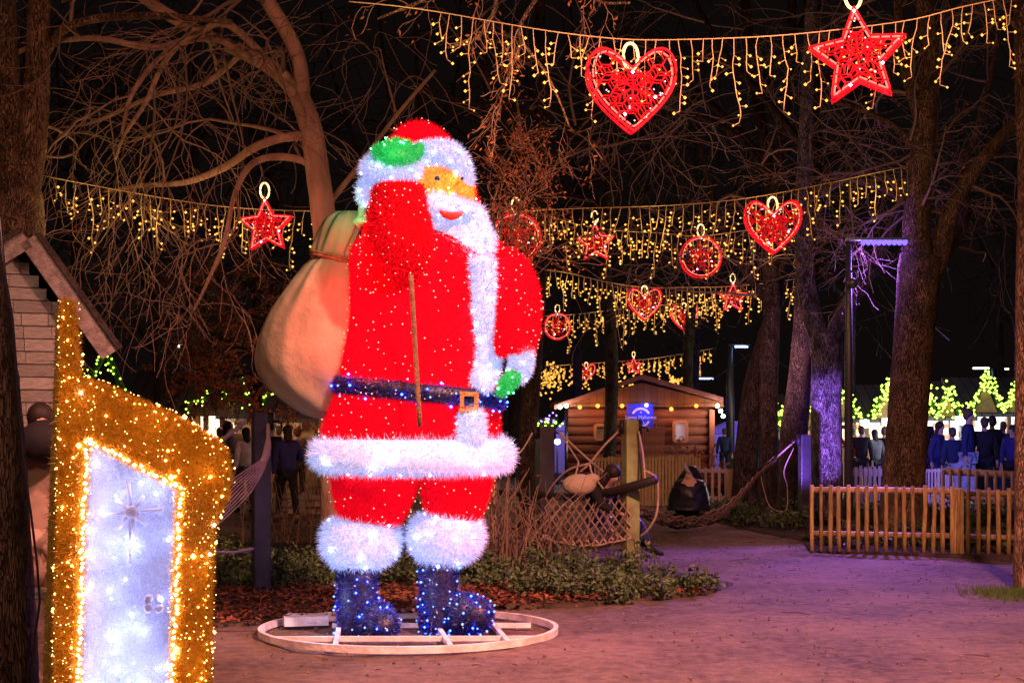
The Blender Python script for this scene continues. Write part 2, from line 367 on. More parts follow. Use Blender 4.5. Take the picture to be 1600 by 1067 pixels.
# ============================================================ trees
def bark(name, c1, c2, sc=6):
    """ridged bark: cracks from stretched voronoi cells over mottled plates"""
    m = mat(name, c1, .9, col2=c2, scale=sc, stretch=(1, 1, .6), spec=.12); nt = m.node_tree; N = nt.nodes; L = nt.links; b = N['Principled BSDF']
    tc = N.new('ShaderNodeTexCoord'); mp = N.new('ShaderNodeMapping'); mp.inputs['Scale'].default_value = (13, 13, 1.9); L.new(tc.outputs['Object'], mp.inputs[0])
    nz = N.new('ShaderNodeTexNoise'); nz.inputs['Scale'].default_value = 1.3; nz.inputs['Detail'].default_value = 5; L.new(mp.outputs[0], nz.inputs['Vector'])
    va = N.new('ShaderNodeVectorMath'); va.operation = 'MULTIPLY_ADD'; va.inputs[1].default_value = (1.6, 1.6, 1.6); L.new(nz.outputs['Color'], va.inputs[0]); L.new(mp.outputs[0], va.inputs[2])
    vo = N.new('ShaderNodeTexVoronoi'); vo.feature = 'DISTANCE_TO_EDGE'; L.new(va.outputs[0], vo.inputs['Vector'])
    mr = N.new('ShaderNodeMapRange'); mr.inputs[1].default_value = .0; mr.inputs[2].default_value = .15; L.new(vo.outputs[0], mr.inputs[0])
    src = b.inputs['Base Color'].links[0].from_socket; mx = N.new('ShaderNodeMix'); mx.data_type = 'RGBA'; mx.inputs[6].default_value = (*[c * .6 for c in c2], 1)
    L.new(mr.outputs[0], mx.inputs[0]); L.new(src, mx.inputs[7]); L.new(mx.outputs[2], b.inputs['Base Color'])
    ad = N.new('ShaderNodeMath'); ad.operation = 'MULTIPLY_ADD'; ad.inputs[1].default_value = .5; L.new(nz.outputs[0], ad.inputs[0]); L.new(mr.outputs[0], ad.inputs[2])
    bp = N.new('ShaderNodeBump'); bp.inputs['Strength'].default_value = 1; bp.inputs['Distance'].default_value = .05; L.new(ad.outputs[0], bp.inputs['Height']); L.new(bp.outputs[0], b.inputs['Normal'])
    return m
barkR = bark('bark_brown', (.40, .26, .17), (.17, .11, .07)); barkS = mat('bark_smooth_brown', (.42, .27, .19), .85, col2=(.26, .16, .11), scale=5, stretch=(1, 1, .4), bump=1.0, bscale=22); barkD = bark('bark_dark', (.11, .08, .055), (.035, .027, .02))
barkP = bark('bark_pale_flaking', (.55, .50, .50), (.16, .14, .14), 9); twigm = mat('twig', (.25, .165, .12), .85, island=.3)
def rough_trunk(mb, pts, rad, n, seed, amp=.06):
    """trunk tube with fluted, knobbly bark relief"""
    rr = random.Random(seed); P_ = []; Rr = []
    pts = [Vector(p) for p in pts]
    for i in range(len(pts) - 1):
        k = max(2, int((pts[i + 1] - pts[i]).length / .12))
        for j in range(k):
            t = j / k; P_.append(pts[i].lerp(pts[i + 1], t)); Rr.append(rad[i] * (1 - t) + rad[i + 1] * t)
    P_.append(pts[-1]); Rr.append(rad[-1])
    m2 = MB(); m2.tube(P_, Rr, n); v = m2.v[0].reshape(len(P_), n, 3); c = np.array([tuple(p) for p in P_])[:, None, :]
    ph = [rr.uniform(0, 6.28) for _ in range(6)]; a = np.arange(n) * 2 * np.pi / n; z = np.arange(len(P_))
    w = 1 + amp * (np.sin(2 * a[None] + ph[0] + .11 * z[:, None]) * .5 + np.sin(3 * a[None] + ph[1] - .19 * z[:, None]) * .35 + .25 * np.sin(a[None] * 5 + ph[2] + .5 * z[:, None]) * np.sin(.43 * z[:, None] + ph[3]))
    w += np.random.default_rng(seed).normal(size=w.shape) * amp * .3
    v = c + (v - c) * w[:, :, None]; mb.add(v.reshape(-1, 3), m2.f)
def smoothline(pts, k=4):
    """Catmull-Rom through (vec, r) points"""
    P0 = [np.array([*p[0], p[1]]) for p in pts]; P0 = [2 * P0[0] - P0[1]] + P0 + [2 * P0[-1] - P0[-2]]; out = []
    for i in range(1, len(P0) - 2):
        for j in range(k):
            t = j / k; a, b, c, d = P0[i - 1:i + 3]
            out.append(.5 * (2 * b + (c - a) * t + (2 * a - 5 * b + 4 * c - d) * t * t + (3 * b - a - 3 * c + d) * t ** 3))
    out.append(P0[-2]); return [Vector(q[:3]) for q in out], [max(.002, q[3]) for q in out]
def twig(mb, p, d, l, rad, lev, r, droop, kink=.32, leaves=None, rmin=.0035):
    n = 8 if lev else 6; pts = [p.copy()]; d = d.normalized(); st = l / n; kids = []
    bias = Vector((r.gauss(0, .15), r.gauss(0, .12), droop + r.gauss(0, .08)))
    for i in range(n):
        d = (d + bias * .9 + Vector((r.gauss(0, kink), r.gauss(0, kink * .7), r.gauss(0, kink))) * .5).normalized()
        if i == n - 2: bias.z = -droop * .8     # tips turn back
        p = p + d * st; pts.append(p.copy())
        if lev and i > 0 and r.random() < .62: kids.append((p.copy(), d.copy(), i))
    mb.tube(pts, [max(rmin, rad * (1 - .75 * i / n)) for i in range(n + 1)], 4 if rad > .015 else 3, caps=False)
    if lev:
        for q, dd, i in kids:
            for s in range(1):
                a = dd.orthogonal().normalized(); a.rotate(Matrix.Rotation(r.uniform(0, 6.28), 3, dd))
                twig(mb, q, dd * .7 + a * .75, l * r.uniform(.4, .75), rad * (1 - .7 * i / n) * .62, lev - 1, r, droop * r.uniform(.4, 1.3), kink, leaves, rmin)
    elif leaves:
        for q in pts[1:]:
            if r.random() < leaves[1]:
                for _ in range(leaves[2]): leaf(leaves[0], q + Vector((r.gauss(0, .04), r.gauss(0, .04), r.gauss(0, .04))), leaves[3], r)
def tree(name, label, Y, trunk, limbs, seed, bm, group=None, nsub=8, sublen=2.0, droop=-.12, lev=2, depth=.8, amp=.05, leaves=None, kink=.32, base=None, twm_=None, rmin=.0035):
    """trunk and limbs: (px, py, radius px[, metres further back])"""
    k = Y / FPX; r = random.Random(seed)
    def cv(q): return (P(q[0], q[1], Y + (q[3] if len(q) > 3 else 0)), q[2] * k)
    tp = [cv(q) for q in trunk]; b = tp[0][0].copy(); b.z = 0
    tp = [(b, tp[0][1] * 1.18)] + tp if tp[0][0].z > .1 else tp
    o = thing(name, label, 'tree', (b.x, b.y, 0), group); mb = MB(); pts, rad = smoothline(tp, 4)
    rough_trunk(mb, pts, rad, 18, seed, amp); mb.build('trunk', bm, o)
    br = MB(); tw = MB(); lf = MB(); lv = (lf, *leaves) if leaves else None
    for li, L_ in enumerate(limbs):
        pts, rad = smoothline([cv(q) for q in L_], 4)
        if rad[0] > .05: rough_trunk(br, pts, rad, 10, seed + li, amp * .7)
        else: br.tube(pts, rad, 6)
        for s in range(nsub):
            t = r.uniform(.12, 1); i = min(len(pts) - 2, int(t * (len(pts) - 1))); d = (pts[i + 1] - pts[i]).normalized()
            a = d.orthogonal().normalized(); a.rotate(Matrix.Rotation(r.uniform(0, 6.28), 3, d)); a.y *= depth
            twig(tw, pts[i], d * .5 + a, sublen * r.uniform(.5, 1.15), min(rad[i] * .5, .03), lev, r, droop, kink, lv, rmin)
    if br.n: br.build('branches', bm, o)
    if tw.n: tw.build('twigs', twm_ or twigm, o, True)
    if lf.n: lf.build('foliage', leafC, o, False)
    return o
# trees one can tell apart
tree('tree', 'big double trunk rising behind the shingled hut roof at the left edge', 17,
     [(38, 800, 34), (36, 600, 36), (30, 420, 38), (28, 330, 40), (20, 240, 30), (8, 120, 24), (0, -60, 20)],
     [[(36, 300, 28), (50, 220, 24), (58, 120, 20), (62, 0, 17), (70, -100, 14)], [(55, 110, 8), (110, 40, 7), (230, 25, 6), (360, 35, 4, -1)]], 31, barkR, nsub=2, sublen=1.9, droop=-.1, rmin=.006)
tree('tree', 'reddish brown tree rising behind the sack with long arching branches', 18,
     [(522, 868, 20), (520, 760, 20), (517, 600, 21), (512, 470, 21), (510, 380, 20), (498, 280, 19), (485, 200, 18), (468, 150, 16)],
     [[(474, 160, 13), (430, 110, 13), (370, 78, 11), (300, 45, 10), (235, 5, 9), (180, -40, 8)],
      [(474, 165, 12), (468, 100, 12), (448, 50, 12), (412, -10, 12), (390, -80, 11)],
      [(488, 212, 7), (440, 216, 7), (395, 232, 6.5), (350, 262, 6, .3), (290, 285, 5, .5), (225, 290, 4, .8), (160, 300, 2.5, 1)],
      [(492, 262, 6), (462, 248, 6), (420, 246, 6), (388, 262, 5, -.3), (365, 310, 4, -.4), (350, 380, 3.5, -.4), (320, 450, 2.6, -.3), (300, 490, 2, -.2)],
      [(440, 118, 6), (360, 40, 6, -.6), (310, 52, 5, -.8), (250, 90, 4, -1), (205, 150, 3.5, -1), (190, 210, 2.2, -1)],
      [(400, 95, 6), (330, 60, 5, -.5), (240, 75, 5, -.6), (150, 60, 4.5, -.8), (60, 70, 4, -.9), (0, 95, 3.5, -1)],
      [(300, 48, 5), (255, 100, 4.6, .2), (228, 160, 4, .3), (195, 210, 3, .2), (180, 250, 2, .2)],
      [(380, 82, 5), (320, 130, 5, .3), (240, 150, 4, .5), (150, 190, 3, .6), (90, 200, 2, .7)],
      [(505, 330, 5), (560, 260, 4, .6), (620, 180, 3.4, .9), (680, 110, 3, 1)]],
     32, barkS, nsub=3, sublen=2.1, droop=-.20, kink=.36, lev=2, rmin=.0036)
tree('tree', 'dark slim tree standing just right of the lit figure', 24,
     [(824, 790, 15), (824, 690, 15), (830, 600, 15), (838, 480, 13), (846, 380, 11), (850, 250, 10), (845, 100, 9), (842, -40, 8)],
     [[(848, 300, 6), (800, 220, 5), (760, 120, 4.5), (740, 0, 4)], [(848, 260, 6), (900, 200, 5), (960, 120, 4), (990, 20, 3)], [(842, 430, 5), (880, 380, 4), (930, 340, 3.5), (990, 320, 2)],
      [(846, 180, 5), (700, 150, 4), (600, 90, 4), (540, 10, 3)]], 33, barkD, nsub=3, sublen=2.6, droop=-.14, rmin=.008)
tree('tree', 'dark leaning trunk, left one of the close pair right of the cabin', 29,
     [(1165, 745, 20), (1172, 650, 18), (1184, 580, 17), (1205, 500, 13), (1216, 430, 11), (1210, 330, 10), (1190, 200, 9), (1170, 60, 8), (1160, -60, 7)],
     [[(1205, 480, 7), (1150, 400, 6), (1110, 300, 5), (1090, 200, 4)], [(1195, 250, 6), (1120, 170, 5), (1050, 120, 4), (980, 100, 3)], [(1180, 140, 6), (1240, 60, 5), (1280, -20, 4)]], 34, barkD, nsub=3, sublen=3, droop=-.1)
tree('tree', 'mossy dark trunk, right one of the close pair right of the cabin', 28.4,
     [(1201, 750, 15), (1201, 650, 15), (1202, 560, 15), (1206, 480, 13), (1204, 400, 12), (1215, 260, 9), (1232, 120, 8), (1240, -60, 7)],
     [[(1208, 440, 6), (1246, 360, 5), (1268, 260, 5), (1262, 150, 4)], [(1215, 300, 5), (1160, 220, 4), (1080, 180, 4), (1000, 190, 3)]], 35, barkD, nsub=3, sublen=2.6, droop=-.1)
tree('tree', 'dark brown trunk between the close pair and the purple lit tree', 27,
     [(1238, 770, 24), (1240, 680, 22), (1250, 600, 20), (1258, 520, 20), (1262, 400, 18), (1266, 280, 17), (1268, 150, 15), (1270, -40, 14)],
     [[(1262, 300, 7), (1320, 220, 6), (1350, 150, 5), (1370, 60, 4)], [(1264, 240, 7), (1200, 160, 6), (1130, 80, 5), (1080, -10, 4)]], 36, barkD, nsub=3, sublen=2.6, droop=-.12)
tree('tree', 'flaky barked tree glowing purple beside the tall lamp post', 24.4,
     [(1292, 812, 26), (1292, 740, 25), (1290, 640, 24), (1292, 560, 24), (1290, 520, 26)],
     [[(1282, 530, 17), (1268, 490, 16), (1258, 430, 15), (1256, 350, 14), (1258, 250, 12), (1262, 120, 10), (1270, -40, 9)],
      [(1300, 530, 16), (1318, 490, 13), (1340, 455, 12), (1368, 410, 10), (1395, 350, 8), (1430, 260, 7), (1460, 160, 6), (1480, 0, 5)]], 37, barkP, nsub=5, sublen=2.4, droop=-.1, amp=.07)
tree('tree', 'massive forked tree behind the honey coloured front fence', 21.6,
     [(1412, 840, 44), (1413, 770, 36), (1415, 700, 32), (1422, 600, 31), (1430, 500, 31), (1436, 430, 33), (1440, 400, 34)],
     [[(1436, 430, 27), (1432, 360, 23), (1438, 270, 20), (1446, 180, 18), (1452, 90, 15), (1440, -40, 13)],
      [(1448, 440, 20), (1466, 400, 18), (1480, 350, 15), (1500, 300, 12), (1540, 245, 11), (1575, 205, 10), (1620, 165, 10), (1680, 120, 9)],
      [(1466, 410, 14, .3), (1490, 375, 12, .6), (1508, 330, 10, .8), (1505, 270, 6, 1), (1530, 190, 5, 1), (1560, 60, 4, 1)],
      [(1442, 200, 10), (1420, 130, 9), (1408, 60, 8), (1400, -30, 7)], [(1436, 330, 6), (1390, 300, 5), (1330, 280, 4), (1270, 300, 3)], [(1440, 250, 6), (1400, 200, 5), (1340, 170, 4), (1280, 150, 3)]],
     38, barkR, nsub=5, sublen=1.8, droop=-.05, amp=.05, kink=.42, leaves=(.08, 1, .03))
tree('tree', 'trunk cut by the right picture edge with grass at its foot', 15.3,
     [(1603, 925, 19), (1601, 800, 15), (1599, 600, 13), (1600, 450, 14), (1610, 300, 20), (1606, 180, 18), (1600, 120, 14), (1600, -50, 16)],
     [[(1600, 100, 8), (1640, 20, 7), (1700, -60, 6)]], 39, barkR, nsub=8, sublen=1.4, amp=.07)
tree('tree', 'dark near trunk with a cable at the lower left corner', 7.2,
     [(8, 1500, 58), (6, 1180, 56), (2, 1000, 56), (-6, 850, 54), (-12, 700, 50), (-22, 560, 46), (-32, 430, 38), (-60, 250, 34), (-110, 0, 30)], [], 40, barkD, amp=.03)
# hanging leafy branches from above (their tree stands off to the upper right of the frame's top)
tree('tree', 'tree whose leafy twigs hang down in front of the nearest light garland', 13.2,
     [(1085, 1900, 1), (1085, 1900, 1)] if False else [(1890, 990, 26), (1885, 500, 24), (1850, 0, 22), (1800, -300, 20)],
     [[(1800, -280, 14), (1500, -330, 11), (1200, -250, 9), (960, -140, 7), (830, -60, 6)], [(900, -100, 5), (850, -20, 4), (818, 30, 3.5), (812, 60, 3), (850, 110, 2.5), (875, 160, 2), (895, 205, 1.4), (925, 200, 1)],
      [(860, -70, 4), (782, -10, 4), (772, 20, 3), (745, 60, 3), (700, 75, 2)], [(818, 60, 2.5), (790, 130, 2), (775, 190, 1.6), (770, 220, 1)], [(880, -60, 3), (930, 0, 2.5), (985, 5, 2)], [(800, -40, 3), (690, -10, 2.4), (590, 30, 2)]],
     41, barkR, nsub=4, sublen=.45, droop=-.3, lev=1, leaves=(.42, 1, .024), kink=.4)
# reddish leafy tree right behind the figure's shoulder
tree('tree', 'small tree with fine red lit foliage behind the shoulder of the lit figure', 15.5,
     [(770, 915, 5), (772, 700, 5), (775, 500, 4.5), (780, 400, 3.5), (785, 330, 2.5)],
     [[(778, 440, 3), (800, 360, 2.5), (830, 290, 2), (850, 250, 1)], [(780, 400, 3), (770, 330, 2.5), (785, 270, 2), (800, 240, 1)], [(778, 460, 3), (820, 420, 2), (850, 380, 1.5)], [(780, 420, 3), (810, 330, 2), (815, 290, 1)]],
     42, barkR, nsub=12, sublen=.55, droop=.1, lev=1, leaves=(.5, 3, .02))
# autumn-leaved trees in the left middle distance
tree('tree', 'autumn leaved tree in front of the lit stalls at left', 27,
     [(402, 760, 8), (402, 650, 8), (404, 560, 7), (400, 480, 6), (395, 400, 5)],
     [[(402, 560, 5), (350, 530, 4), (310, 510, 3)], [(402, 540, 4), (450, 520, 3), (480, 490, 2)], [(400, 500, 4), (360, 460, 3), (330, 420, 2)], [(404, 580, 3), (360, 590, 3), (320, 590, 2)], [(402, 590, 3), (450, 580, 2), (490, 590, 2)]],
     43, barkD, nsub=14, sublen=1.0, droop=-.1, lev=1, leaves=(.8, 4, .045))
tree('tree', 'bare dark trunk standing left of the autumn leaved tree', 26,
     [(246, 760, 6), (246, 650, 6), (244, 540, 6), (240, 430, 5), (225, 300, 4)],
     [[(244, 560, 4), (210, 500, 3), (190, 430, 2)], [(244, 520, 4), (290, 480, 3), (330, 420, 2)], [(240, 470, 4), (200, 400, 3), (170, 360, 2)]],
     44, barkD, nsub=12, sublen=1.4, droop=-.1, lev=1, leaves=(.3, 2, .045))
# the dark grove far behind
GR = 'bare trees of the dark grove far behind the garlands'; GL = 'bare tree of the dark grove far behind the garlands'
protos = []
for k, (px, Y, rr) in enumerate([(300, 36, 9), (650, 38, 9), (950, 37, 10)]):
    protos.append(tree('tree', GL, Y, [(px, 760, rr), (px + 6, 560, rr), (px - 4, 380, rr * .8), (px + 8, 200, rr * .7), (px, 20, rr * .5)],
        [[(px, 400, 5), (px + 60, 300, 4), (px + 130, 180, 3), (px + 150, 60, 2)], [(px, 360, 5), (px - 70, 280, 4), (px - 120, 150, 3), (px - 150, 20, 2)],
         [(px, 240, 4), (px + 60, 140, 3), (px + 70, 0, 2)], [(px, 300, 4), (px - 40, 160, 3), (px - 60, 0, 2)], [(px, 450, 4), (px + 80, 420, 3), (px + 160, 360, 2)]],
        50 + k, barkD, GR, nsub=5, sublen=3.4, droop=-.08, lev=1, kink=.3, twm_=barkD, rmin=.012))
for k, (px, Y, p, rz) in enumerate([(120, 42, 1, 1.2), (430, 44, 2, 2.2), (800, 45, 0, .7), (1080, 40, 0, 3.3), (1090, 52, 1, 2.6), (1330, 41, 2, 4.0), (1560, 50, 1, 5.0), (900, 50, 2, 5.2), (20, 38, 0, 5.6)]):
    q = P(px, 700, Y); dup(protos[p], (q.x, q.y, 0), rz)

# ============================================================ shingled hut at the left
shg = plank_mat('weathered_shingle', (.62, .56, .50), (.06, .045, .04), .115, 'z', .35); rake = mat('bargeboard', (.42, .34, .31), .8, col2=(.22, .17, .15), scale=14, bump=1)
roofm = mat('bitumen_shingle', (.10, .075, .06), .9, col2=(.05, .04, .035), scale=20, bump=1.5)
hy = 14.2
c0 = P(43, 378, hy); hut = thing('shingled_hut', 'pale shingle clad hut with steep gable roof at the left edge', 'hut', (P(40, 700, hy).x, hy, 0))
pk = P(43, 398, hy + .25); rr_ = P(150, 548, hy + .25); slope = (pk.z - rr_.z) / (rr_.x - pk.x)
xr = P(128, 600, hy + .25).x; zr = pk.z - slope * (xr - pk.x); xl = pk.x - 1.15; zl = pk.z - .58 * slope * (pk.x - xl)
mb = MB(); mb.prism([(xl, 0), (xr, 0), (xr, zr), (pk.x, pk.z), (xl, zl)], hy + .25, hy + 3.2); 
# individual shingle courses standing proud of the wall
rz_ = random.Random(4); z = .05
while z < pk.z - .12:
    a = xl if z < zl else pk.x - (pk.z - z) / (.58 * slope); b_ = xr if z < zr else pk.x + (pk.z - z) / slope; x = a + .01
    while x < b_ - .03:
        w = rz_.uniform(.14, .42); w = min(w, b_ - x - .005); mb.box((x + w / 2, hy + .236 - rz_.random() * .008, z + .052), (w - .006, .022, .104), mi=0); x += w
    z += .115
hw = mb.build('wall', mat('hut_shingle', (.60, .54, .48), .85, col2=(.38, .33, .29), scale=3, stretch=(3, 3, 30), bump=.8, island=.22), hut, False)
mb = MB(); q1 = P(2, 402, hy); q2 = P(43, 374, hy); q3 = P(165, 552, hy)
for a, b in ((q2, q3), (q2, q2 + (q1 - q2) * 1.0)):
    a2, b2 = Vector(a), Vector(b); a2.y = b2.y = hy + .02; mb.bar(a2, b2, .03, .15)
mb.build('bargeboard', rake, hut, False)
mb = MB()
for a, b in ((q2, q3), (q2, q2 + (q1 - q2) * 1.9)):
    n = Vector((-(b.z - a.z), 0, b.x - a.x)).normalized(); n = n if n.z > 0 else -n
    v = [a, b, b + n * .05, a + n * .05]; v = [p + n * .077 for p in v]
    mb.add([(p.x, hy - .03, p.z) for p in v] + [(p.x, hy + 3.3, p.z) for p in v], [(0, 1, 2, 3), (7, 6, 5, 4), (0, 4, 5, 1), (3, 2, 6, 7), (1, 5, 6, 2), (0, 3, 7, 4)])
mb.build('roof', roofm, hut, False)
mb = MB(); mb.box((xr + .028, hy + .28, zr / 2 - .1), (.05, .1, zr - .2)); mb.build('corner_board', rake, hut, False)
hut.rotation_euler = (0, 0, R(25)); hut.scale = (1.04, 1.04, 1)

# ============================================================ cable on the near trunk
mb = MB(); mb.tube([P(x, y, 6.9) for x, y in ((0, 340), (8, 430), (20, 500), (26, 580), (31, 650), (36, 720), (48, 800), (58, 880), (62, 940), (54, 1000), (50, 1060), (50, 1200))], .0055, 6)
tag(mb.build('cable', mat('black_rubber', (.012, .011, .012), .5)), 'black cable hanging down the dark near trunk', 'cable')

# ============================================================ garlands
warm = glow('led_warm', (1, .40, .06), 2.9); warmF = glow('led_warm_far', (1, .42, .06), 2.1); wcab = mat('pale_cable', (.60, .46, .22), .5); 
def garland(label, pts, Y0, Y1, step, lens, rb, rc, seed, power, x0=0, jit=.25):
    """pts: pixel line of the wire; lens: drop lengths in metres; hanging strands with a lamp every 8-9 cm"""
    r = random.Random(seed); n = len(pts)
    L_, _ = smoothline([(P(x, y, Y0 + (Y1 - Y0) * i / (n - 1)), rc) for i, (x, y) in enumerate(pts)], 10)
    mid = L_[len(L_) // 2]; o = thing('light_garland', label, 'light garland', mid, 'icicle light garlands strung between the trees')
    mb = MB(); mb.tube(L_, rc * 1.2, 5); mb.build('wire', wcab, o)
    acc = 0; nxt = r.uniform(0, step); cnt = 0
    for i in range(len(L_) - 1):
        a, b = L_[i], L_[i + 1]; seg = (b - a).length
        while nxt < acc + seg and cnt < 100:
            p = a.lerp(b, (nxt - acc) / seg); nxt += step * r.uniform(1 - jit, 1 + jit)
            if p.x / p.y * FPX + 800 < x0: continue
            l = lens[cnt % len(lens)] * r.uniform(.85, 1.15); cnt += 1
            s = MB(); q = p.copy(); pp = [q.copy()]; k = max(2, int(l / .066)); C = []; dx = 0
            for j in range(k):
                dx = .5 * dx + r.gauss(0, .009); q = q + Vector((dx, r.gauss(0, .01), -l / k)); pp.append(q.copy())
                if j or k < 4:
                    side = r.choice((-1, 1)); e = q + Vector((side * r.uniform(.02, .045), r.gauss(0, .02), -r.uniform(-.005, .03))); s.tube([q, e], [rc * .8, rc], 3); C.append(e + (e - q) * .25)
            s.tube(pp, rc, 4); s.octas([tuple(c) for c in C], [rb * r.uniform(.7, 1.3) for _ in C], 1)
            s.build('icicle_strand', [wcab, warm if rb < .02 else warmF], o)
        acc += seg
    for t in (.12, .37, .63, .88):
        p = L_[int(t * (len(L_) - 1))]; lamp('bulb_light', p + Vector((0, 0, -.3)), (1, .6, .22), power, .25, parent=o)
    return o
LN = [.2, .34, .26, .62, .24, .42, .3, .52, .2, .36, .6, .28]
garland('nearest icicle garland, with the largest heart and star on it', [(545, 3), (620, 10), (690, 20), (780, 36), (880, 52), (980, 62), (1080, 62), (1200, 57), (1300, 48), (1420, 32), (1500, 12), (1585, -6)], 12.6, 12.6, .088, LN, .0115, .0036, 1, 12, 688)
garland('icicle garland at the left between double trunk and lit figure', [(68, 275), (130, 287), (200, 300), (270, 312), (340, 322), (420, 328), (500, 330), (560, 331)], 17.2, 19.2, .118, [.26, .4, .34, .62, .26, .46, .36], .0135, .0045, 2, 13)
garland('icicle garland with the medium heart right of the lit figure', [(760, 332), (820, 330), (900, 326), (1000, 323), (1080, 319), (1150, 312), (1220, 301), (1300, 285), (1360, 272), (1408, 262)], 19.6, 19.6, .11, [.26, .4, .3, .55, .26, .42, .34, .5], .0135, .0045, 3, 16)
garland('icicle garland carrying the middle star and bauble below the medium heart', [(850, 335), (900, 350), (960, 360), (1030, 364), (1090, 369), (1150, 362), (1200, 354), (1250, 345)], 26, 26, .115, [.3, .45, .36, .72, .3, .52, .4], .018, .0055, 4, 16)
garland('icicle garland with a heart and a star above the cabin', [(846, 420), (890, 427), (950, 441), (1010, 449), (1070, 449), (1130, 448), (1190, 443), (1242, 436)], 31.5, 31.5, .105, [.3, .44, .36, .7, .28, .5, .38], .019, .006, 5, 18)
garland('icicle garland with a heart and a bauble, second above the cabin', [(850, 494), (900, 491), (960, 484), (1030, 477), (1070, 474), (1130, 468)], 41, 41, .125, [.36, .5, .42, .85, .34, .6], .024, .007, 6, 22)
garland('lowest icicle garland just above the cabin roof', [(850, 572), (900, 569), (960, 565), (1020, 560), (1070, 552), (1116, 544)], 56, 56, .19, [.4, .6, .5, .8, .42], .032, .009, 7, 30)
# net of small warm lamps wound into the treetops beyond
mb = MB(); r = random.Random(8)
for cx, cy, w, h, n in ((857, 590, 15, 26, 90), (995, 598, 22, 8, 40), (1056, 597, 16, 6, 34), (905, 600, 18, 10, 20)):
    cs = [tuple(P(cx + r.gauss(0, w * .5), cy + r.gauss(0, h * .5), 62 + r.uniform(-1, 1))) for _ in range(n)]; m = MB(); m.octas(cs, .05)
    for a, b in zip(cs[:-1], cs[1:]): m.tube([a, b], .008, 3, 1)
    q = P(cx, cy, 62); tag(m.build('light_net', [warmF, barkD], loc=q), {857: 'dense tangle of tiny warm lamps left of the cabin roof', 995: 'tangle of tiny warm lamps just above the cabin ridge', 1056: 'tangle of tiny warm lamps over the right cabin slope', 905: 'sparse tiny warm lamps over the left cabin slope'}[cx], 'light net')

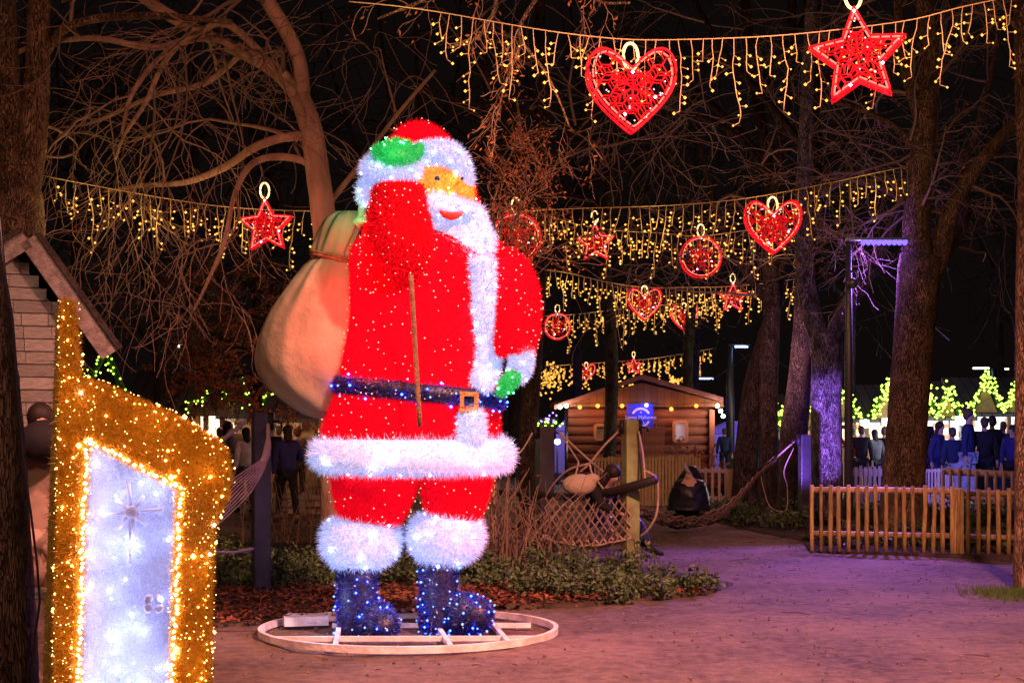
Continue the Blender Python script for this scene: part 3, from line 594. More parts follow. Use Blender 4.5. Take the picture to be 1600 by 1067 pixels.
# ============================================================ ornaments
redT = mat('red_tinsel_frame', (.5, .008, .015), .45, em=(1, .004, .018), es=.8, spec=.1); redL = mat('red_lattice', (.45, .008, .015), .5, em=(1, .003, .015), es=.42, spec=.1)
rope = glow('rope_light_rose', (1, .15, .10), 2.6); gold = glow('loop_light', (1, .62, .24), 3.0); spark = glow('led_red_white', (1, .35, .4), 6); cold = glow('led_cold', (.55, .6, 1), 22)
def ornament(kind, label, size, loc, seed, tilt=0, fine=True, yaw=0):
    """size: full width in metres; built about its own top hook"""
    h = size / 2; r = random.Random(seed)
    def outline(s, n=60):
        o = []
        if kind == 'heart':
            for i in range(n):
                t = i / n * 2 * math.pi; x = math.sin(t); x = math.copysign(abs(x) ** 1.7, x)
                y = (13 * math.cos(t) - 5 * math.cos(2 * t) - 2 * math.cos(3 * t) - math.cos(4 * t)) / 16
                o.append((x * s, (y + .12) * s * 1.03))
        elif kind == 'star':
            for i in range(10):
                a = math.pi / 2 + i * math.pi / 5; q = s * (1.06 if i % 2 == 0 else .5); b = math.pi / 2 + (i + 1) * math.pi / 5; q2 = s * (.5 if i % 2 == 0 else 1.06)
                for j in range(6): t = j / 6; o.append(((q * math.cos(a)) * (1 - t) + q2 * math.cos(b) * t, q * math.sin(a) * (1 - t) + q2 * math.sin(b) * t))
        else: o = [(s * math.cos(2 * math.pi * i / n), s * math.sin(2 * math.pi * i / n)) for i in range(n)]
        return o
    top = max(y for x, y in outline(h)) if kind != 'heart' else outline(h)[0][1]
    o = thing('hanging_' + {'heart': 'heart', 'star': 'star', 'disc': 'bauble'}[kind], label, {'heart': 'light heart', 'star': 'light star', 'disc': 'light bauble'}[kind], loc, 'red light ornaments hanging from the garlands')
    ca, sa = math.cos(tilt), math.sin(tilt); cz = -top - size * .30
    def T(x, y, d=0):
        y2 = y + cz; X, Z = x * ca - y2 * sa, x * sa + y2 * ca
        return Vector((X * math.cos(yaw) - d * math.sin(yaw), X * math.sin(yaw) + d * math.cos(yaw), Z)) + Vector(loc)
    fr = MB(); ri = MB(); dep = size * .09; th = max(.009, size * .0155)
    for d in (-dep, dep):
        p = [T(x, y, d) for x, y in outline(h)]; fr.tube(p + [p[0]], th, 6, caps=False)
    ol = outline(h)
    for i in range(0, len(ol), 4): fr.tube([T(*ol[i], -dep), T(*ol[i], dep)], th * .6, 4)
    p = [T(x, y, -dep - th * 1.2) for x, y in outline(h * .90)]; p.append(p[0])
    for i in range(len(p) - 1):     # short glowing lengths of the rope light
        if i % 2 == 0 or not fine: ri.tube([p[i], p[i].lerp(p[i + 1], 1.6 if fine else 1)], th * .6, 5)
    fr.build('frame', redT, o); ri.build('rope_light', rope, o)
    # lattice of hexagons and a six armed snowflake, clipped to the outline
    poly = [Vector((x, y, 0)) for x, y in outline(h * .97)]; lt = MB(); c = size * (.10 if fine else .12); tl = max(.0045, size * .0085)
    def seg(a, b, d):
        if inpoly((a[0] + b[0]) / 2, (a[1] + b[1]) / 2, poly): lt.tube([T(*a, d), T(*b, d)], tl, 3, caps=False)
    for d in ((-dep * .8, dep * .8) if fine else (-dep * .5,)):
        for i in range(-8, 9):
            for j in range(-8, 9):
                x = i * c * 1.5; y = j * c * 1.732 + (i % 2) * c * .866; v = [(x + c * math.cos(a * math.pi / 3), y + c * math.sin(a * math.pi / 3)) for a in range(6)]
                for a in range(3): seg(v[a], v[a + 1], d)
                if (i + j) % 2: seg(v[0], (x, y), d); seg(v[2], (x, y), d); seg(v[4], (x, y), d)
    for a in range(6):
        an = a * math.pi / 3 + math.pi / 6; u = Vector((math.cos(an), math.sin(an))); w = Vector((-u.y, u.x)); R1 = h * .5
        lt.tube([T(0, 0, -dep), T(u.x * R1, u.y * R1, -dep)], tl * 1.5, 4)
        for t in (.4, .65, .88):
            for s_ in (1, -1):
                e = u * (R1 * (t + .22)) + w * s_ * R1 * .24; lt.tube([T(u.x * R1 * t, u.y * R1 * t, -dep), T(e.x, e.y, -dep)], tl * 1.3, 4)
    lt.build('lattice', redL, o)
    lp = MB(); lh = size * .30; lw = size * .085
    pts = [T(math.copysign(abs(math.sin(t)) ** .9, math.sin(t)) * lw, top + lh * .5 - math.cos(t) * lh * .5 * 1.0, 0) for t in [i * 2 * math.pi / 20 for i in range(21)]]
    lp.tube(pts, size * .014 + .003, 5, caps=False); lp.build('hanging_loop', gold, o)
    bl = MB(); C = []
    while len(C) < (26 if fine else 12):
        x, y = r.uniform(-h, h), r.uniform(-h, h)
        if inpoly(x, y, poly): C.append(tuple(T(x, y, r.choice((-dep, dep)) * 1.1)))
    bl.octas(C, size * .007 + .002); cc = [tuple(T(0, top - size * .05, -dep * 1.3)), tuple(T(h * .5, -h * .22, -dep * 1.3)), tuple(T(-h * .2, -h * .6, -dep * 1.3))]
    cc = [q for q, (x, y) in zip(cc, ((0, 0), (h * .5, -h * .22), (0, 0))) if inpoly(x, y, poly) or 1]
    bl.octas(cc, size * .016 + .002, 1); bl.build('led_lamps', [spark, cold], o)
    lamp('ornament_light', T(0, 0, 0), (1, .05, .06), size * size * 14, size * .3, parent=o)
    return o
def hang(kind, label, px, py, wpx, Y, seed, tilt=0, fine=True, yaw=0):
    """px, py: centre of the ornament body"""
    size = wpx / FPX * Y; c = P(px, py, Y)
    top = {'heart': .5 * 1.03 * (5 / 16 + .12), 'star': .53, 'disc': .5}[kind]; c = c + Vector((0, 0, size * (top + .30)))
    return ornament(kind, label, size, c, seed, tilt, fine, yaw)
hang('heart', 'large red heart on the nearest garland', 985, 140, 138, 12.4, 1, .02, True, .1)
hang('star', 'large tilted red star on the nearest garland', 1331, 92, 146, 12.4, 2, .08, True, -.25)
hang('star', 'red star hanging left of the lit figure', 413, 354, 82, 17.6, 3, .05, True)
hang('disc', 'red bauble half hidden by the shoulder of the lit figure', 806, 372, 78, 19.3, 4)
hang('heart', 'medium red heart on the garland right of the lit figure', 1207, 354, 88, 19.3, 5, .02)
hang('star', 'middle red star above and left of the cabin', 929, 380, 60, 25.8, 6, .03, False)
hang('disc', 'middle red bauble between the middle star and the medium heart', 1095, 402, 64, 25.8, 7, 0, False)
hang('heart', 'red heart directly above the cabin, higher of the two small ones', 1007, 475, 54, 31.3, 8, 0, False)
hang('star', 'small red star level with the heart above the cabin', 1145, 466, 46, 31.3, 9, 0, False)
hang('heart', 'small red heart below and right of its larger twin', 1069, 496, 43, 40.8, 10, 0, False)
hang('disc', 'small red bauble at the left end above the cabin', 871, 510, 42, 40.8, 11, 0, False)
hang('heart', 'tiny red heart low over the left cabin slope', 916, 581, 29, 55.6, 12, 0, False)
hang('star', 'tiny red star touching the cabin ridge', 990, 572, 27, 55.6, 13, 0, False)
# ============================================================ the big lit figure
FY = 12.05; K = FY / FPX
red_shell = mat('red_tinsel_lit', (.45, .002, .006), .8, spec=0, em=(1, .003, .022), es=.46)
red_f = mat('red_tinsel', (.55, .003, .008), .6, em=(1, .003, .022), es=.34, island=.75, sample=False, spec=0)
wh_shell = mat('white_tinsel_lit', (.62, .64, .75), .6, em=(.46, .62, 1), es=.46)
wh_f = mat('white_tinsel', (.40, .50, .85), .5, em=(.55, .72, 1), es=.34, island=.6, sample=False, spec=.1); 
or_shell = mat('orange_tinsel_lit', (.8, .28, .03), .6, em=(1, .34, .03), es=.5); or_f = mat('orange_tinsel', (.9, .34, .05), .5, em=(1, .28, .02), es=.35, island=.5, sample=False)
gr_shell = mat('green_tinsel_lit', (.01, .3, .06), .6, em=(0, .40, .10), es=.55); gr_f = mat('green_tinsel', (.02, .5, .12), .5, em=(0, .5, .12), es=.3, island=.5, sample=False)
bl_shell = mat('blue_black_tinsel', (.006, .007, .03), .5, spec=.5); bl_f = mat('dark_blue_tinsel', (.010, .02, .24), .3, island=.5, spec=.8)
led_w = glow('led_white', (.70, .78, 1), 260); led_r = glow('led_pinkish', (1, .36, .26), 2.6, sample=False); led_b = glow('led_blue', (.015, .05, 1), 80); led_bw = glow('led_blue_white', (.17, .29, 1), 3.6, sample=False)
led_g = glow('led_green', (.1, 1, .4), 16); led_o = glow('led_orange', (1, .60, .18), 40)
fig = thing('lit_figure', 'giant red suited figure of glowing tinsel with long white beard, raised hand and sack', 'light figure', P(639, 990, FY))
fig.location.z = 0
def sec(rows, ry=.8, dy=0, extra=0):
    """rows: (py, left px, right px[, depth scale]); lofted ellipses"""
    out = []
    for q in rows:
        y, a, b = q[:3]; rr = (b - a) / 2 * K; s = q[3] if len(q) > 3 else ry
        c = P((a + b) / 2, y, FY); out.append((c.x, FY + dy, c.z, rr + extra, rr * s + extra))
    return out
def front(mb): 
    def k(p, n): 
        v = np.array([0, 0, 1.6]) - p; v /= np.linalg.norm(v, axis=1)[:, None]
        return (n * v).sum(1) > -.35
    return k
def furry(name, base, shell, fm, n, L, w, led=None, nl=0, lr=.006, push=.6, spread=.6, seed=1, mind=0, led2=None, n2=0, lr2=.01, parent=None):
    g = np.random.default_rng(seed); out = MB(); v, f, m = base.arrays(); out.add(v, f, 0)
    fibres(out, base, n, L, w, g, 1, spread, keep=front(base)); mats = [shell, fm]
    for ld, k, r_ in ((led, nl, lr), (led2, n2, lr2)):
        if not ld: continue
        mats.append(ld); p, nn = sample(base, k * 3, g, front(base)); pick = []
        for i in range(len(p)):
            if all(np.linalg.norm(p[i] - q) > mind for q in pick): pick.append(p[i] + nn[i] * L * push)
            if len(pick) >= k: break
        out.octas(pick, r_ * (.7 + .6 * g.random(len(pick))), len(mats) - 1)
    return out.build(name, mats, parent or fig, True)
def fine_rows(rows, k=3):
    pts, rad = smoothline([(Vector((q[0], q[1], q[2])), q[3] if len(q) > 3 else .8) for q in rows], k)
    return [(p.x, p.y, p.z, r_) for p, r_ in zip(pts, rad)]
def wobf(seed, amp):
    rr = random.Random(seed); ph = [rr.uniform(0, 6.28) for _ in range(6)]
    return lambda i, a: 1 + amp * (math.sin(2 * a + ph[0] + i * .3) + math.sin(3 * a + ph[1] - i * .23) + .6 * math.sin(5 * a + ph[2] + i * .17))
# coat ------------------------------------------------
coat_rows = fine_rows([(352, 640, 710, .8), (362, 590, 750, .75), (378, 556, 778, .7), (405, 546, 790, .7), (440, 545, 786, .72), (500, 541, 782, .76), (560, 529, 780, .8), (600, 523, 779, .82), (650, 510, 779, .82), (685, 502, 781, .8)])
coat = MB(); coat.loft(sec(coat_rows), 40, wob=wobf(3, .006))
furry('coat', coat, red_shell, red_f, 26000, .038, .006, led_r, 420, .0055, .8, .8, 2, .045)
def tfront(px, py, pro=0.0):
    """point on the coat's front under a pixel"""
    rows = coat_rows; q = min(rows, key=lambda r_: abs(r_[0] - py)); c = (q[1] + q[2]) / 2; rx = (q[2] - q[1]) / 2
    u = max(-.97, min(.97, (px - c) / rx)); return P(px, py, FY - rx * K * q[3] * math.sqrt(1 - u * u) - pro)
# trousers
for rows, s in (([(728, 514, 656), (750, 517, 655), (780, 522, 645), (805, 528, 634), (825, 535, 622)], 4), ([(728, 652, 770), (750, 655, 768), (780, 661, 762), (805, 668, 752), (820, 674, 744)], 5)):
    t = MB(); t.loft(sec(fine_rows(rows)), 28); furry('trouser_leg', t, red_shell, red_f, 5500, .034, .006, led_r, 75, .0055, .8, .8, s, .045)
# coat hem: thick furry roll
hem = MB(); rows = fine_rows([(686, 504, 783), (690, 494, 793), (699, 488, 799), (711, 486, 802), (722, 488, 801), (730, 496, 795), (735, 508, 782)], 2)
hem.loft(sec(rows, .8), 48); furry('hem_trim', hem, wh_shell, wh_f, 15000, .06, .0055, led_w, 34, .012, .35, .55, 6, .09)
# leg cuffs
for rows, s in (([(806, 520, 600), (810, 508, 620), (824, 501, 627), (848, 499, 628), (868, 503, 623), (882, 514, 608), (890, 528, 596)], 7), ([(800, 655, 736), (805, 643, 750), (820, 637, 757), (843, 636, 758), (862, 641, 752), (876, 652, 738), (884, 664, 722)], 8)):
    t = MB(); t.loft(sec([(q[0] + (7 if q[0] < 840 else -4), q[1] + 5, q[2] - 5, q[3]) for q in fine_rows(rows, 2)], .95), 32); furry('leg_cuff', t, wh_shell, wh_f, 8500, .06, .0055, led_w, 15, .012, .35, .55, s, .1)
# boots
for (sh, toe, s, nb) in (([(882, 529, 589), (930, 527, 590), (965, 527, 594), (1000, 528, 592), (1004, 534, 586)], [(590, 968, 31, -.10), (603, 972, 25, -.26)], 9, 34), ([(876, 658, 714), (920, 656, 716), (955, 655, 722), (980, 656, 722), (984, 662, 716)], [(728, 956, 31, -.08), (746, 957, 26, -.16)], 10, 56)):
    t = MB(); t.loft(sec(fine_rows(sh, 2), .9), 26)
    for x, y, r_, dy in toe:
        c = P(x, y, FY); t.ball((c.x, FY + dy, c.z), (r_ * K, r_ * K * 1.15, r_ * K), 22, 14)
    furry('boot', t, bl_shell, bl_f, 10000, .03, .006, led_b, nb // 2, .0085, .9, .9, s, .06, led_bw, nb, .0088)
# belt: strip round the coat
belt = MB(); n = 72; v = []; 
for j in range(n):
    a = 2 * math.pi * j / n; x = 652 + 129 * math.cos(a); cy = 601 + (x - 523) * .102 
    if x > 700: cy = 619 + (x - 700) * .09
    for k, (dz, o_) in enumerate(((-13, 0), (-11, .03), (11, .03), (13, 0))):
        c = P(x, cy + dz, FY); ux, uy = math.cos(a), math.sin(a)
        v.append((P(652, 0, FY).x + (129 * K + o_) * ux, FY + (129 * K * .82 + o_) * uy, c.z))
belt.add(v, [(4 * j + k, 4 * ((j + 1) % n) + k, 4 * ((j + 1) % n) + k + 1, 4 * j + k + 1) for j in range(n) for k in range(3)])
belt.f = [q[::-1] for q in belt.f]
furry('belt', belt, bl_shell, bl_f, 7000, .03, .006, led_b, 22, .009, .9, .9, 11, .07, led_bw, 26, .008)
# vertical trim of the coat
def strip(name, path, seed, n, nl, L=.05):
    t = MB(); pts, rad = smoothline([(tfront(x, y, .03), r_ * K) for x, y, r_ in path], 4); t.tube(pts, rad, 14, flat=.75)
    furry(name, t, wh_shell, wh_f, n, L, .0055, led_w, nl, .0115, .35, .55, seed, .08)
strip('front_trim', [(752, 405, 18), (754, 440, 17), (755, 475, 17), (758, 510, 18), (761, 545, 19), (757, 580, 19), (748, 605, 17)], 12, 8500, 20)
strip('front_trim', [(734, 646, 19), (735, 665, 19), (735, 688, 20)], 13, 3200, 5)
# buckle
brass = mat('bronze_buckle', (.36, .22, .08), .45, .6, bump=.4, scale=20); mb = MB()
for x0, y0, x1, y1 in ((719, 612, 725, 645), (741, 613, 748, 646), (725, 612, 741, 619), (721, 636, 746, 646)):
    c = tfront((x0 + x1) / 2, (y0 + y1) / 2, .075); mb.box(c, ((x1 - x0) * K, .03 if x1 - x0 < 12 else .026, (y1 - y0) * K))
mb.build('buckle', brass, fig, False)
# arm at the viewer's right, cuff, glove in the pocket
arm = MB(); pts, rad = smoothline([(P(778, 404, FY - .05), 20 * K), (P(795, 425, FY - .12), 32 * K), (P(806, 460, FY - .2), 35 * K), (P(808, 500, FY - .28), 34 * K), (P(805, 535, FY - .36), 31 * K), (P(803, 556, FY - .38), 26 * K)], 4)
arm.tube(pts, rad, 24); furry('sleeve', arm, red_shell, red_f, 7500, .036, .006, led_r, 95, .0055, .8, .8, 14, .045)
t = MB(); pts, rad = smoothline([(P(812, 545, FY - .40), 13 * K), (P(815, 560, FY - .42), 14 * K), (P(812, 578, FY - .42), 13 * K), (P(805, 592, FY - .40), 10 * K)], 3); t.tube(pts, rad, 20)
furry('sleeve_cuff', t, wh_shell, wh_f, 4500, .046, .0055, led_w, 10, .011, .35, .55, 15, .08)
t = MB(); pts, rad = smoothline([(P(806, 582, FY - .44), 9 * K), (P(799, 594, FY - .48), 11 * K), (P(789, 606, FY - .48), 9 * K), (P(780, 617, FY - .44), 5 * K)], 3); t.tube(pts, rad, 16)
t.tube([P(793, 590, FY - .46), P(787, 595, FY - .48), P(782, 601, FY - .46)], [4 * K, 4 * K, 3 * K], 8)
furry('glove', t, gr_shell, gr_f, 2200, .03, .005, led_g, 8, .008, .8, .8, 16, .03)
# hood and cap
hood = MB(); rows = fine_rows([(187, 642, 662), (193, 628, 678), (203, 616, 692), (218, 606, 704), (235, 600, 716), (258, 604, 728), (285, 600, 738), (315, 600, 748), (345, 596, 762), (372, 600, 768)], 3)
hood.loft(sec(rows, .8, .12), 32); furry('cap', hood, red_shell, red_f, 8500, .036, .006, led_r, 80, .0055, .8, .8, 17, .04)
head = MB(); c = P(690, 292, FY - .05); head.ball(c, (46 * K, .21, 52 * K), 28, 18)
c2 = P(727, 303, FY - .2); head.ball(c2, (13 * K, .07, 12 * K), 14, 10); c2 = P(700, 303, FY - .22); head.ball(c2, (12 * K, .05, 10 * K), 12, 8)
face = furry('face', head, or_shell, or_f, 6500, .036, .005, led_o, 40, .008, .8, .7, 18, .035)
mb = MB(); mb.ball(P(683, 279, FY - .315), (4.5 * K, .03, 4.5 * K), 12, 8); mb.ball(P(722, 279, FY - .27), (2.2 * K, .03, 3 * K), 12, 8)
mb.build('eyes', mat('dark_eye', (.01, .02, .02), .4), face)
t = MB(); pts, rad = smoothline([(P(645, 247, FY - .2), 12 * K), (P(665, 240, FY - .28), 14 * K), (P(690, 238, FY - .3), 15 * K), (P(711, 246, FY - .26), 14 * K), (P(725, 266, FY - .2), 9 * K), (P(733, 288, FY - .12), 6 * K)], 4); t.tube(pts, rad, 18)
furry('cap_trim', t, wh_shell, wh_f, 6000, .048, .0055, led_w, 16, .0115, .35, .55, 19, .08)
# beard and moustache
t = MB(); rows = fine_rows([(310, 664, 704, .8), (316, 660, 722, .8), (326, 660, 742, .8), (340, 660, 754, .8), (365, 662, 763, .75), (385, 665, 768, .7), (402, 664, 770, .65), (414, 668, 771, .6), (424, 690, 771, .6), (433, 718, 771, .6), (440, 738, 769, .6)], 3)
t.loft(sec(rows, .8, -.17), 34, wob=wobf(5, .02))
for x, y, a, b in ((686, 324, 20, 8), (727, 328, 17, 7), (748, 340, 10, 16), (764, 378, 8, 18)): q = P(x, y, FY - .40 if a > 15 else FY - .22); t.ball(q, (a * K, .07, b * K), 16, 10)
beard = furry('beard', t, wh_shell, wh_f, 12000, .048, .0055, led_w, 46, .0115, .35, .6, 20, .075)
mth = MB(); pts = [P(x, y, FY - .465) for x, y in ((687, 330), (694, 335), (705, 338), (716, 336), (724, 332))]; mth.tube(pts, [1.5 * K, 5 * K, 6.5 * K, 5 * K, 1.5 * K], 12)
mth.build('mouth', mat('red_felt', (.65, .03, .02), .8, em=(1, .03, .01), es=.3), beard)
# raised arm: sleeve in front of the cap's left half, cuff, green mitten
t = MB(); pts, rad = smoothline([(P(588, 440, FY - .18), 30 * K), (P(606, 420, FY - .3), 42 * K), (P(621, 392, FY - .44), 52 * K), (P(623, 360, FY - .47), 50 * K), (P(623, 325, FY - .45), 42 * K), (P(622, 292, FY - .44), 37 * K)], 4); t.tube(pts, rad, 28)
red_shell2 = mat('red_tinsel_dimmer', (.4, .003, .006), .8, spec=0, em=(1, .003, .022), es=.17); red_f2 = mat('red_tinsel_dim', (.62, .006, .015), .45, em=(1, .003, .022), es=.13, island=.8, sample=False, spec=.03)  # dimmer copy of the coat's tinsel; lower glow stands in for shade
furry('sleeve', t, red_shell2, red_f2, 12000, .036, .006, led_r, 130, .0055, .8, .8, 21, .045)
t = MB(); rows = fine_rows([(262, 592, 646, .8), (266, 583, 654, .8), (273, 577, 659, .8), (283, 576, 660, .8), (290, 581, 656, .8), (294, 592, 646, .8)], 3)
t.loft(sec(rows, .8, -.44), 30)
t.tube([P(578, 285, FY - .4), P(571, 300, FY - .36), P(573, 318, FY - .3)], [11 * K, 11 * K, 6 * K], 12)
furry('sleeve_cuff', t, wh_shell, wh_f, 8500, .052, .0055, led_w, 18, .0115, .35, .55, 22, .09)
t = MB(); t.ball(P(616, 247, FY - .50), (33 * K, .16, 21 * K), 24, 14); t.tube([P(640, 248, FY - .48), P(653, 236, FY - .5), P(657, 226, FY - .5)], [12 * K, 10 * K, 6 * K], 12)
for i, (x, y) in enumerate(((592, 232), (606, 226), (621, 223), (635, 226))): t.ball(P(x, y + 6, FY - .47), (9.5 * K, .08, 11 * K), 12, 8)
furry('glove', t, gr_shell, gr_f, 5500, .034, .005, led_g, 26, .008, .8, .8, 23, .03)
lamp('coat_glow_fill', P(800, 800, FY - .5), (1, .03, .04), 34, .25, parent=fig)  # added point that casts the coat's red glow on the ground
lamp('sack_green_fill', P(545, 335, FY - .35), (.3, 1, .4), 4, .08, parent=fig)  # added green point tinting the gathered top of the sack
lamp('boot_glow_fill', P(640, 925, FY - .35), (.35, .42, 1), 4, .12, parent=fig)  # added points spreading the boots' blue glow over the ring
lamp('boot_glow_fill', P(500, 940, FY - .2), (.45, .5, 1), 5, .12, parent=fig)
lamp('glove_light', P(612, 238, FY - .75), (.1, 1, .35), 1.0, .12, parent=fig)
for x, y, w_ in ((552, 440, 22), (538, 530, 24), (560, 380, 5)): lamp('sack_red_fill', P(x, y, FY - .52), (1, .04, .05), w_, .12, parent=fig)  # added red points in front of the sack, reddening its right side
# rope strap hanging from the raised hand
strap = mat('jute_strap', (.20, .13, .07), .85, bump=.6, bscale=60, col2=(.12, .075, .04), scale=30); mb = MB()
pp = [P(642 + 14 * i / 10, 430 + 236 * i / 10, FY - .66 - .02 * math.sin(i)) for i in range(11)]; mb.tube(pp, 3.6 * K, 8, flat=.5); mb.build('strap', strap, fig)
# sack
canvas = mat('sack_canvas', (.25, .25, .155), .85, col2=(.165, .165, .10), scale=2.5, bump=1.2, bscale=4, transl=.12)
mb = MB(); rows = fine_rows([(404, 486, 545, .75), (418, 470, 551, .78), (450, 444, 563, .72), (490, 417, 572, .66), (530, 403, 575, .62), (570, 402, 575, .6), (605, 420, 570, .6), (630, 446, 562, .6), (646, 470, 548, .6), (654, 492, 528, .6)], 5)
def folds(i, a):
    t = i / 45; f = (1 - t) ** 1.6
    return 1 + .10 * f * (.5 - abs(math.sin(5 * a + 1.5 * t))) + .05 * f * (.5 - abs(math.sin(8.5 * a + 1 + t))) + .014 * (.5 - abs(math.sin(4 * a - 11 * t))) + .03 * math.sin(3 * a + 7 * t) + .02 * math.sin(6 * a - 9 * t) + .012 * math.sin(7 * a - 14 * t)
mb.loft(sec(rows, .62, .02), 90, wob=folds)
sk = mb.build('sack', canvas, fig)
mb = MB(); rows = fine_rows([(330, 526, 560, .6), (338, 512, 566, .6), (352, 501, 564, .6), (372, 493, 556, .6), (392, 487, 547, .7), (404, 487, 545, .75)], 5)
mb.loft(sec(rows, .62, .02), 72, wob=lambda i, a: 1 + (.10 - .002 * i) * math.sin(7 * a + i * .12) + .05 * math.sin(12 * a - i * .1)); mb.build('sack_neck', canvas, sk)
mb = MB()
for dz in (0, .022):
    c = P(516, 404, FY); mb.tube([(c.x + 32 * K * math.cos(a), FY + .02 + 32 * K * .78 * math.sin(a), c.z + dz - .035 * math.cos(a)) for a in [i * math.pi / 12 for i in range(25)]], .012, 6, caps=False)
mb.build('tie_rope', strap, sk)
mb = MB(); mb.tube([P(x, y, FY - .15) for x, y in ((556, 352), (566, 340), (566, 318), (572, 304))], [9 * K, 8 * K, 6 * K, 6 * K], 10); mb.ball(P(568, 346, FY - .18), (12 * K, .06, 8 * K), 12, 8); mb.build('sack_cord', canvas, sk)
# welded ring the figure stands on
ringm = mat('white_painted_steel', (.72, .71, .70), .45, col2=(.5, .47, .44), scale=9, bump=.3, spec=.5)
mb = MB(); c = Vector((fig.location.x, FY, 0)); RO = 1.125; n = 96
for (r1, r2, z0, z1) in ((RO, RO - .035, .012, .062),):
    v = []
    for j in range(n):
        a = 2 * math.pi * j / n
        for rr_, zz in ((r1, z0), (r1, z1), (r2, z1), (r2, z0)): v.append((c.x + rr_ * math.cos(a), FY + rr_ * math.sin(a), zz))
    mb.add(v, [(4 * j + k, 4 * ((j + 1) % n) + k, 4 * ((j + 1) % n) + (k + 1) % 4, 4 * j + (k + 1) % 4) for j in range(n) for k in range(4)])
mb.build('base_ring', ringm, fig, False)
mb = MB(); 
for (x0, y0, x1, y1) in ((-.93, -.55, .95, -.52), (-.6, .2, .92, .2), (-.95, .52, .3, .9), (.35, -.98, .1, .95), (-.45, -.95, -.6, .9), (.75, -.8, .55, .85)):
    mb.bar((c.x + x0, FY + y0, .038 + .001 * len(mb.f) / 6), (c.x + x1, FY + y1, .038 + .001 * len(mb.f) / 6), .035, .035)
mb.build('base_bars', ringm, fig, False)
mb = MB(); mb.box((c.x - .82, FY + .33, .06), (.34, .12, .07), .25); mb.box((c.x - .86, FY + .62, .05), (.3, .1, .05), -.1); mb.build('power_supply', ringm, fig, False)

# ============================================================ gold tinsel light box in the left foreground
GY = 6.0; g0 = P(200, 1325, GY); box = thing('light_box', 'gold tinsel arch panel with glowing white centre in the left foreground', 'light decoration', (g0.x, GY, 0))
goldsh = mat('gold_tinsel_lit', (.62, .30, .03), .45, .3, em=(1, .30, .01), es=.02)
goldf = mat('gold_tinsel', (.50, .17, .012), .3, .4, em=(1, .32, .015), es=.15, island=.97, sample=False, spec=.7);  # random glow per fibre paints in the tinsel's glitter
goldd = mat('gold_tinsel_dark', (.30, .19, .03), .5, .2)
led_a = glow('led_amber', (1, .46, .06), 26); led_a2 = glow('led_amber_small', (1, .58, .14), 16, sample=False); led_e = glow('led_edge', (1, .66, .30), 60)
def gp(x, y, d=0): return P(x, y, GY + d)
def panel_mb(out, y0, y1):
    q = [(gp(x, y).x, gp(x, y).z) for x, y in out]; m = MB(); m.prism(q[::-1], y0, y1); return m
# spine (tall narrow upright with its side turned to us)
sp = MB(); A = [gp(x, y) for x, y in ((101, 470), (114, 474), (122, 590), (112, 1350), (84, 1350))]
sp.prism([(p.x, p.z) for p in A][::-1], GY - .02, GY + .02)
side = MB(); B = [gp(101, 472), gp(84, 1350), P(56, 1350, GY + .4), P(88, 478, GY + .4)]
v = [tuple(b) for b in B]
side.add(v, [(0, 1, 2, 3)][::1]); pass
def fz(name, base, shell, fm, n, L, w, leds, seed, spread=.8, keepf=True):
    g = np.random.default_rng(seed); out = MB(); v, f, m = base.arrays(); out.add(v, f, 0); fibres(out, base, n, L * 1.15, w * 2.0, g, 1, spread * 1.3, keep=front(base) if keepf else None); mats = [shell, fm]
    for ld, k, r_, push in leds:
        mats.append(ld); p, nn = sample(base, k * 2, g, front(base)); out.octas((p + nn * push)[:k], r_ * (.7 + .6 * g.random(min(k, len(p)))), len(mats) - 1)
    return out.build(name, mats, box, False)
fz('spine', sp, goldsh, goldf, 26000, .024, .0016, [(led_a, 45, .0045, .02), (led_a2, 260, .0018, .02)], 31)
outl = [(113, 590), (130, 592), (200, 622), (270, 652), (338, 690), (352, 710), (357, 740), (352, 775), (338, 800), (329, 830), (327, 900), (324, 1000), (321, 1350), (268, 1350)]
inner_r = [(268, 1350), (268, 1067), (276, 900), (283, 763), (135, 685), (128, 800), (121, 1000), (118, 1067), (118, 1350), (106, 1350)]
fr = MB()   # frame as quads between outer and inner outline, with depth
def quadstrip(O, I):
    m = MB(); 
    for k in range(len(O) - 1):
        a, b, c_, d = gp(*O[k]), gp(*O[k + 1]), gp(*I[k + 1]), gp(*I[k]); n_ = 3
        f0 = GY - .03; v = [(p.x, f0, p.z) for p in (a, b, c_, d)] + [(p.x, GY + .04, p.z) for p in (a, b, c_, d)]
        m.add(v, [(3, 2, 1, 0), (0, 1, 5, 4), (2, 3, 7, 6)])
    return m
O_ = [(114, 1350), (116, 1000), (118, 800), (120, 592), (160, 604), (215, 628), (270, 652), (338, 690), (353, 712), (357, 742), (352, 775), (338, 800), (329, 830), (327, 900), (324, 1000), (320, 1350)]
I_ = [(119, 1350), (122, 1000), (129, 800), (135, 684), (165, 700), (200, 719), (240, 740), (283, 762), (282, 770), (281, 780), (280, 800), (279, 815), (278, 840), (276, 900), (272, 1000), (266, 1350)]
fr = quadstrip(O_, I_)
fz('frame', fr, goldsh, goldf, 60000, .022, .0015, [(led_a, 18, .009, .02), (led_a, 80, .0048, .02), (led_a2, 500, .0017, .022)], 32)
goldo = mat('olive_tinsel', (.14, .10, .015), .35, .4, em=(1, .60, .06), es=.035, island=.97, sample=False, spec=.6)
fz('side_panel', side, goldd, goldo, 16000, .024, .0016, [(led_a2, 60, .0014, .02)], 33)
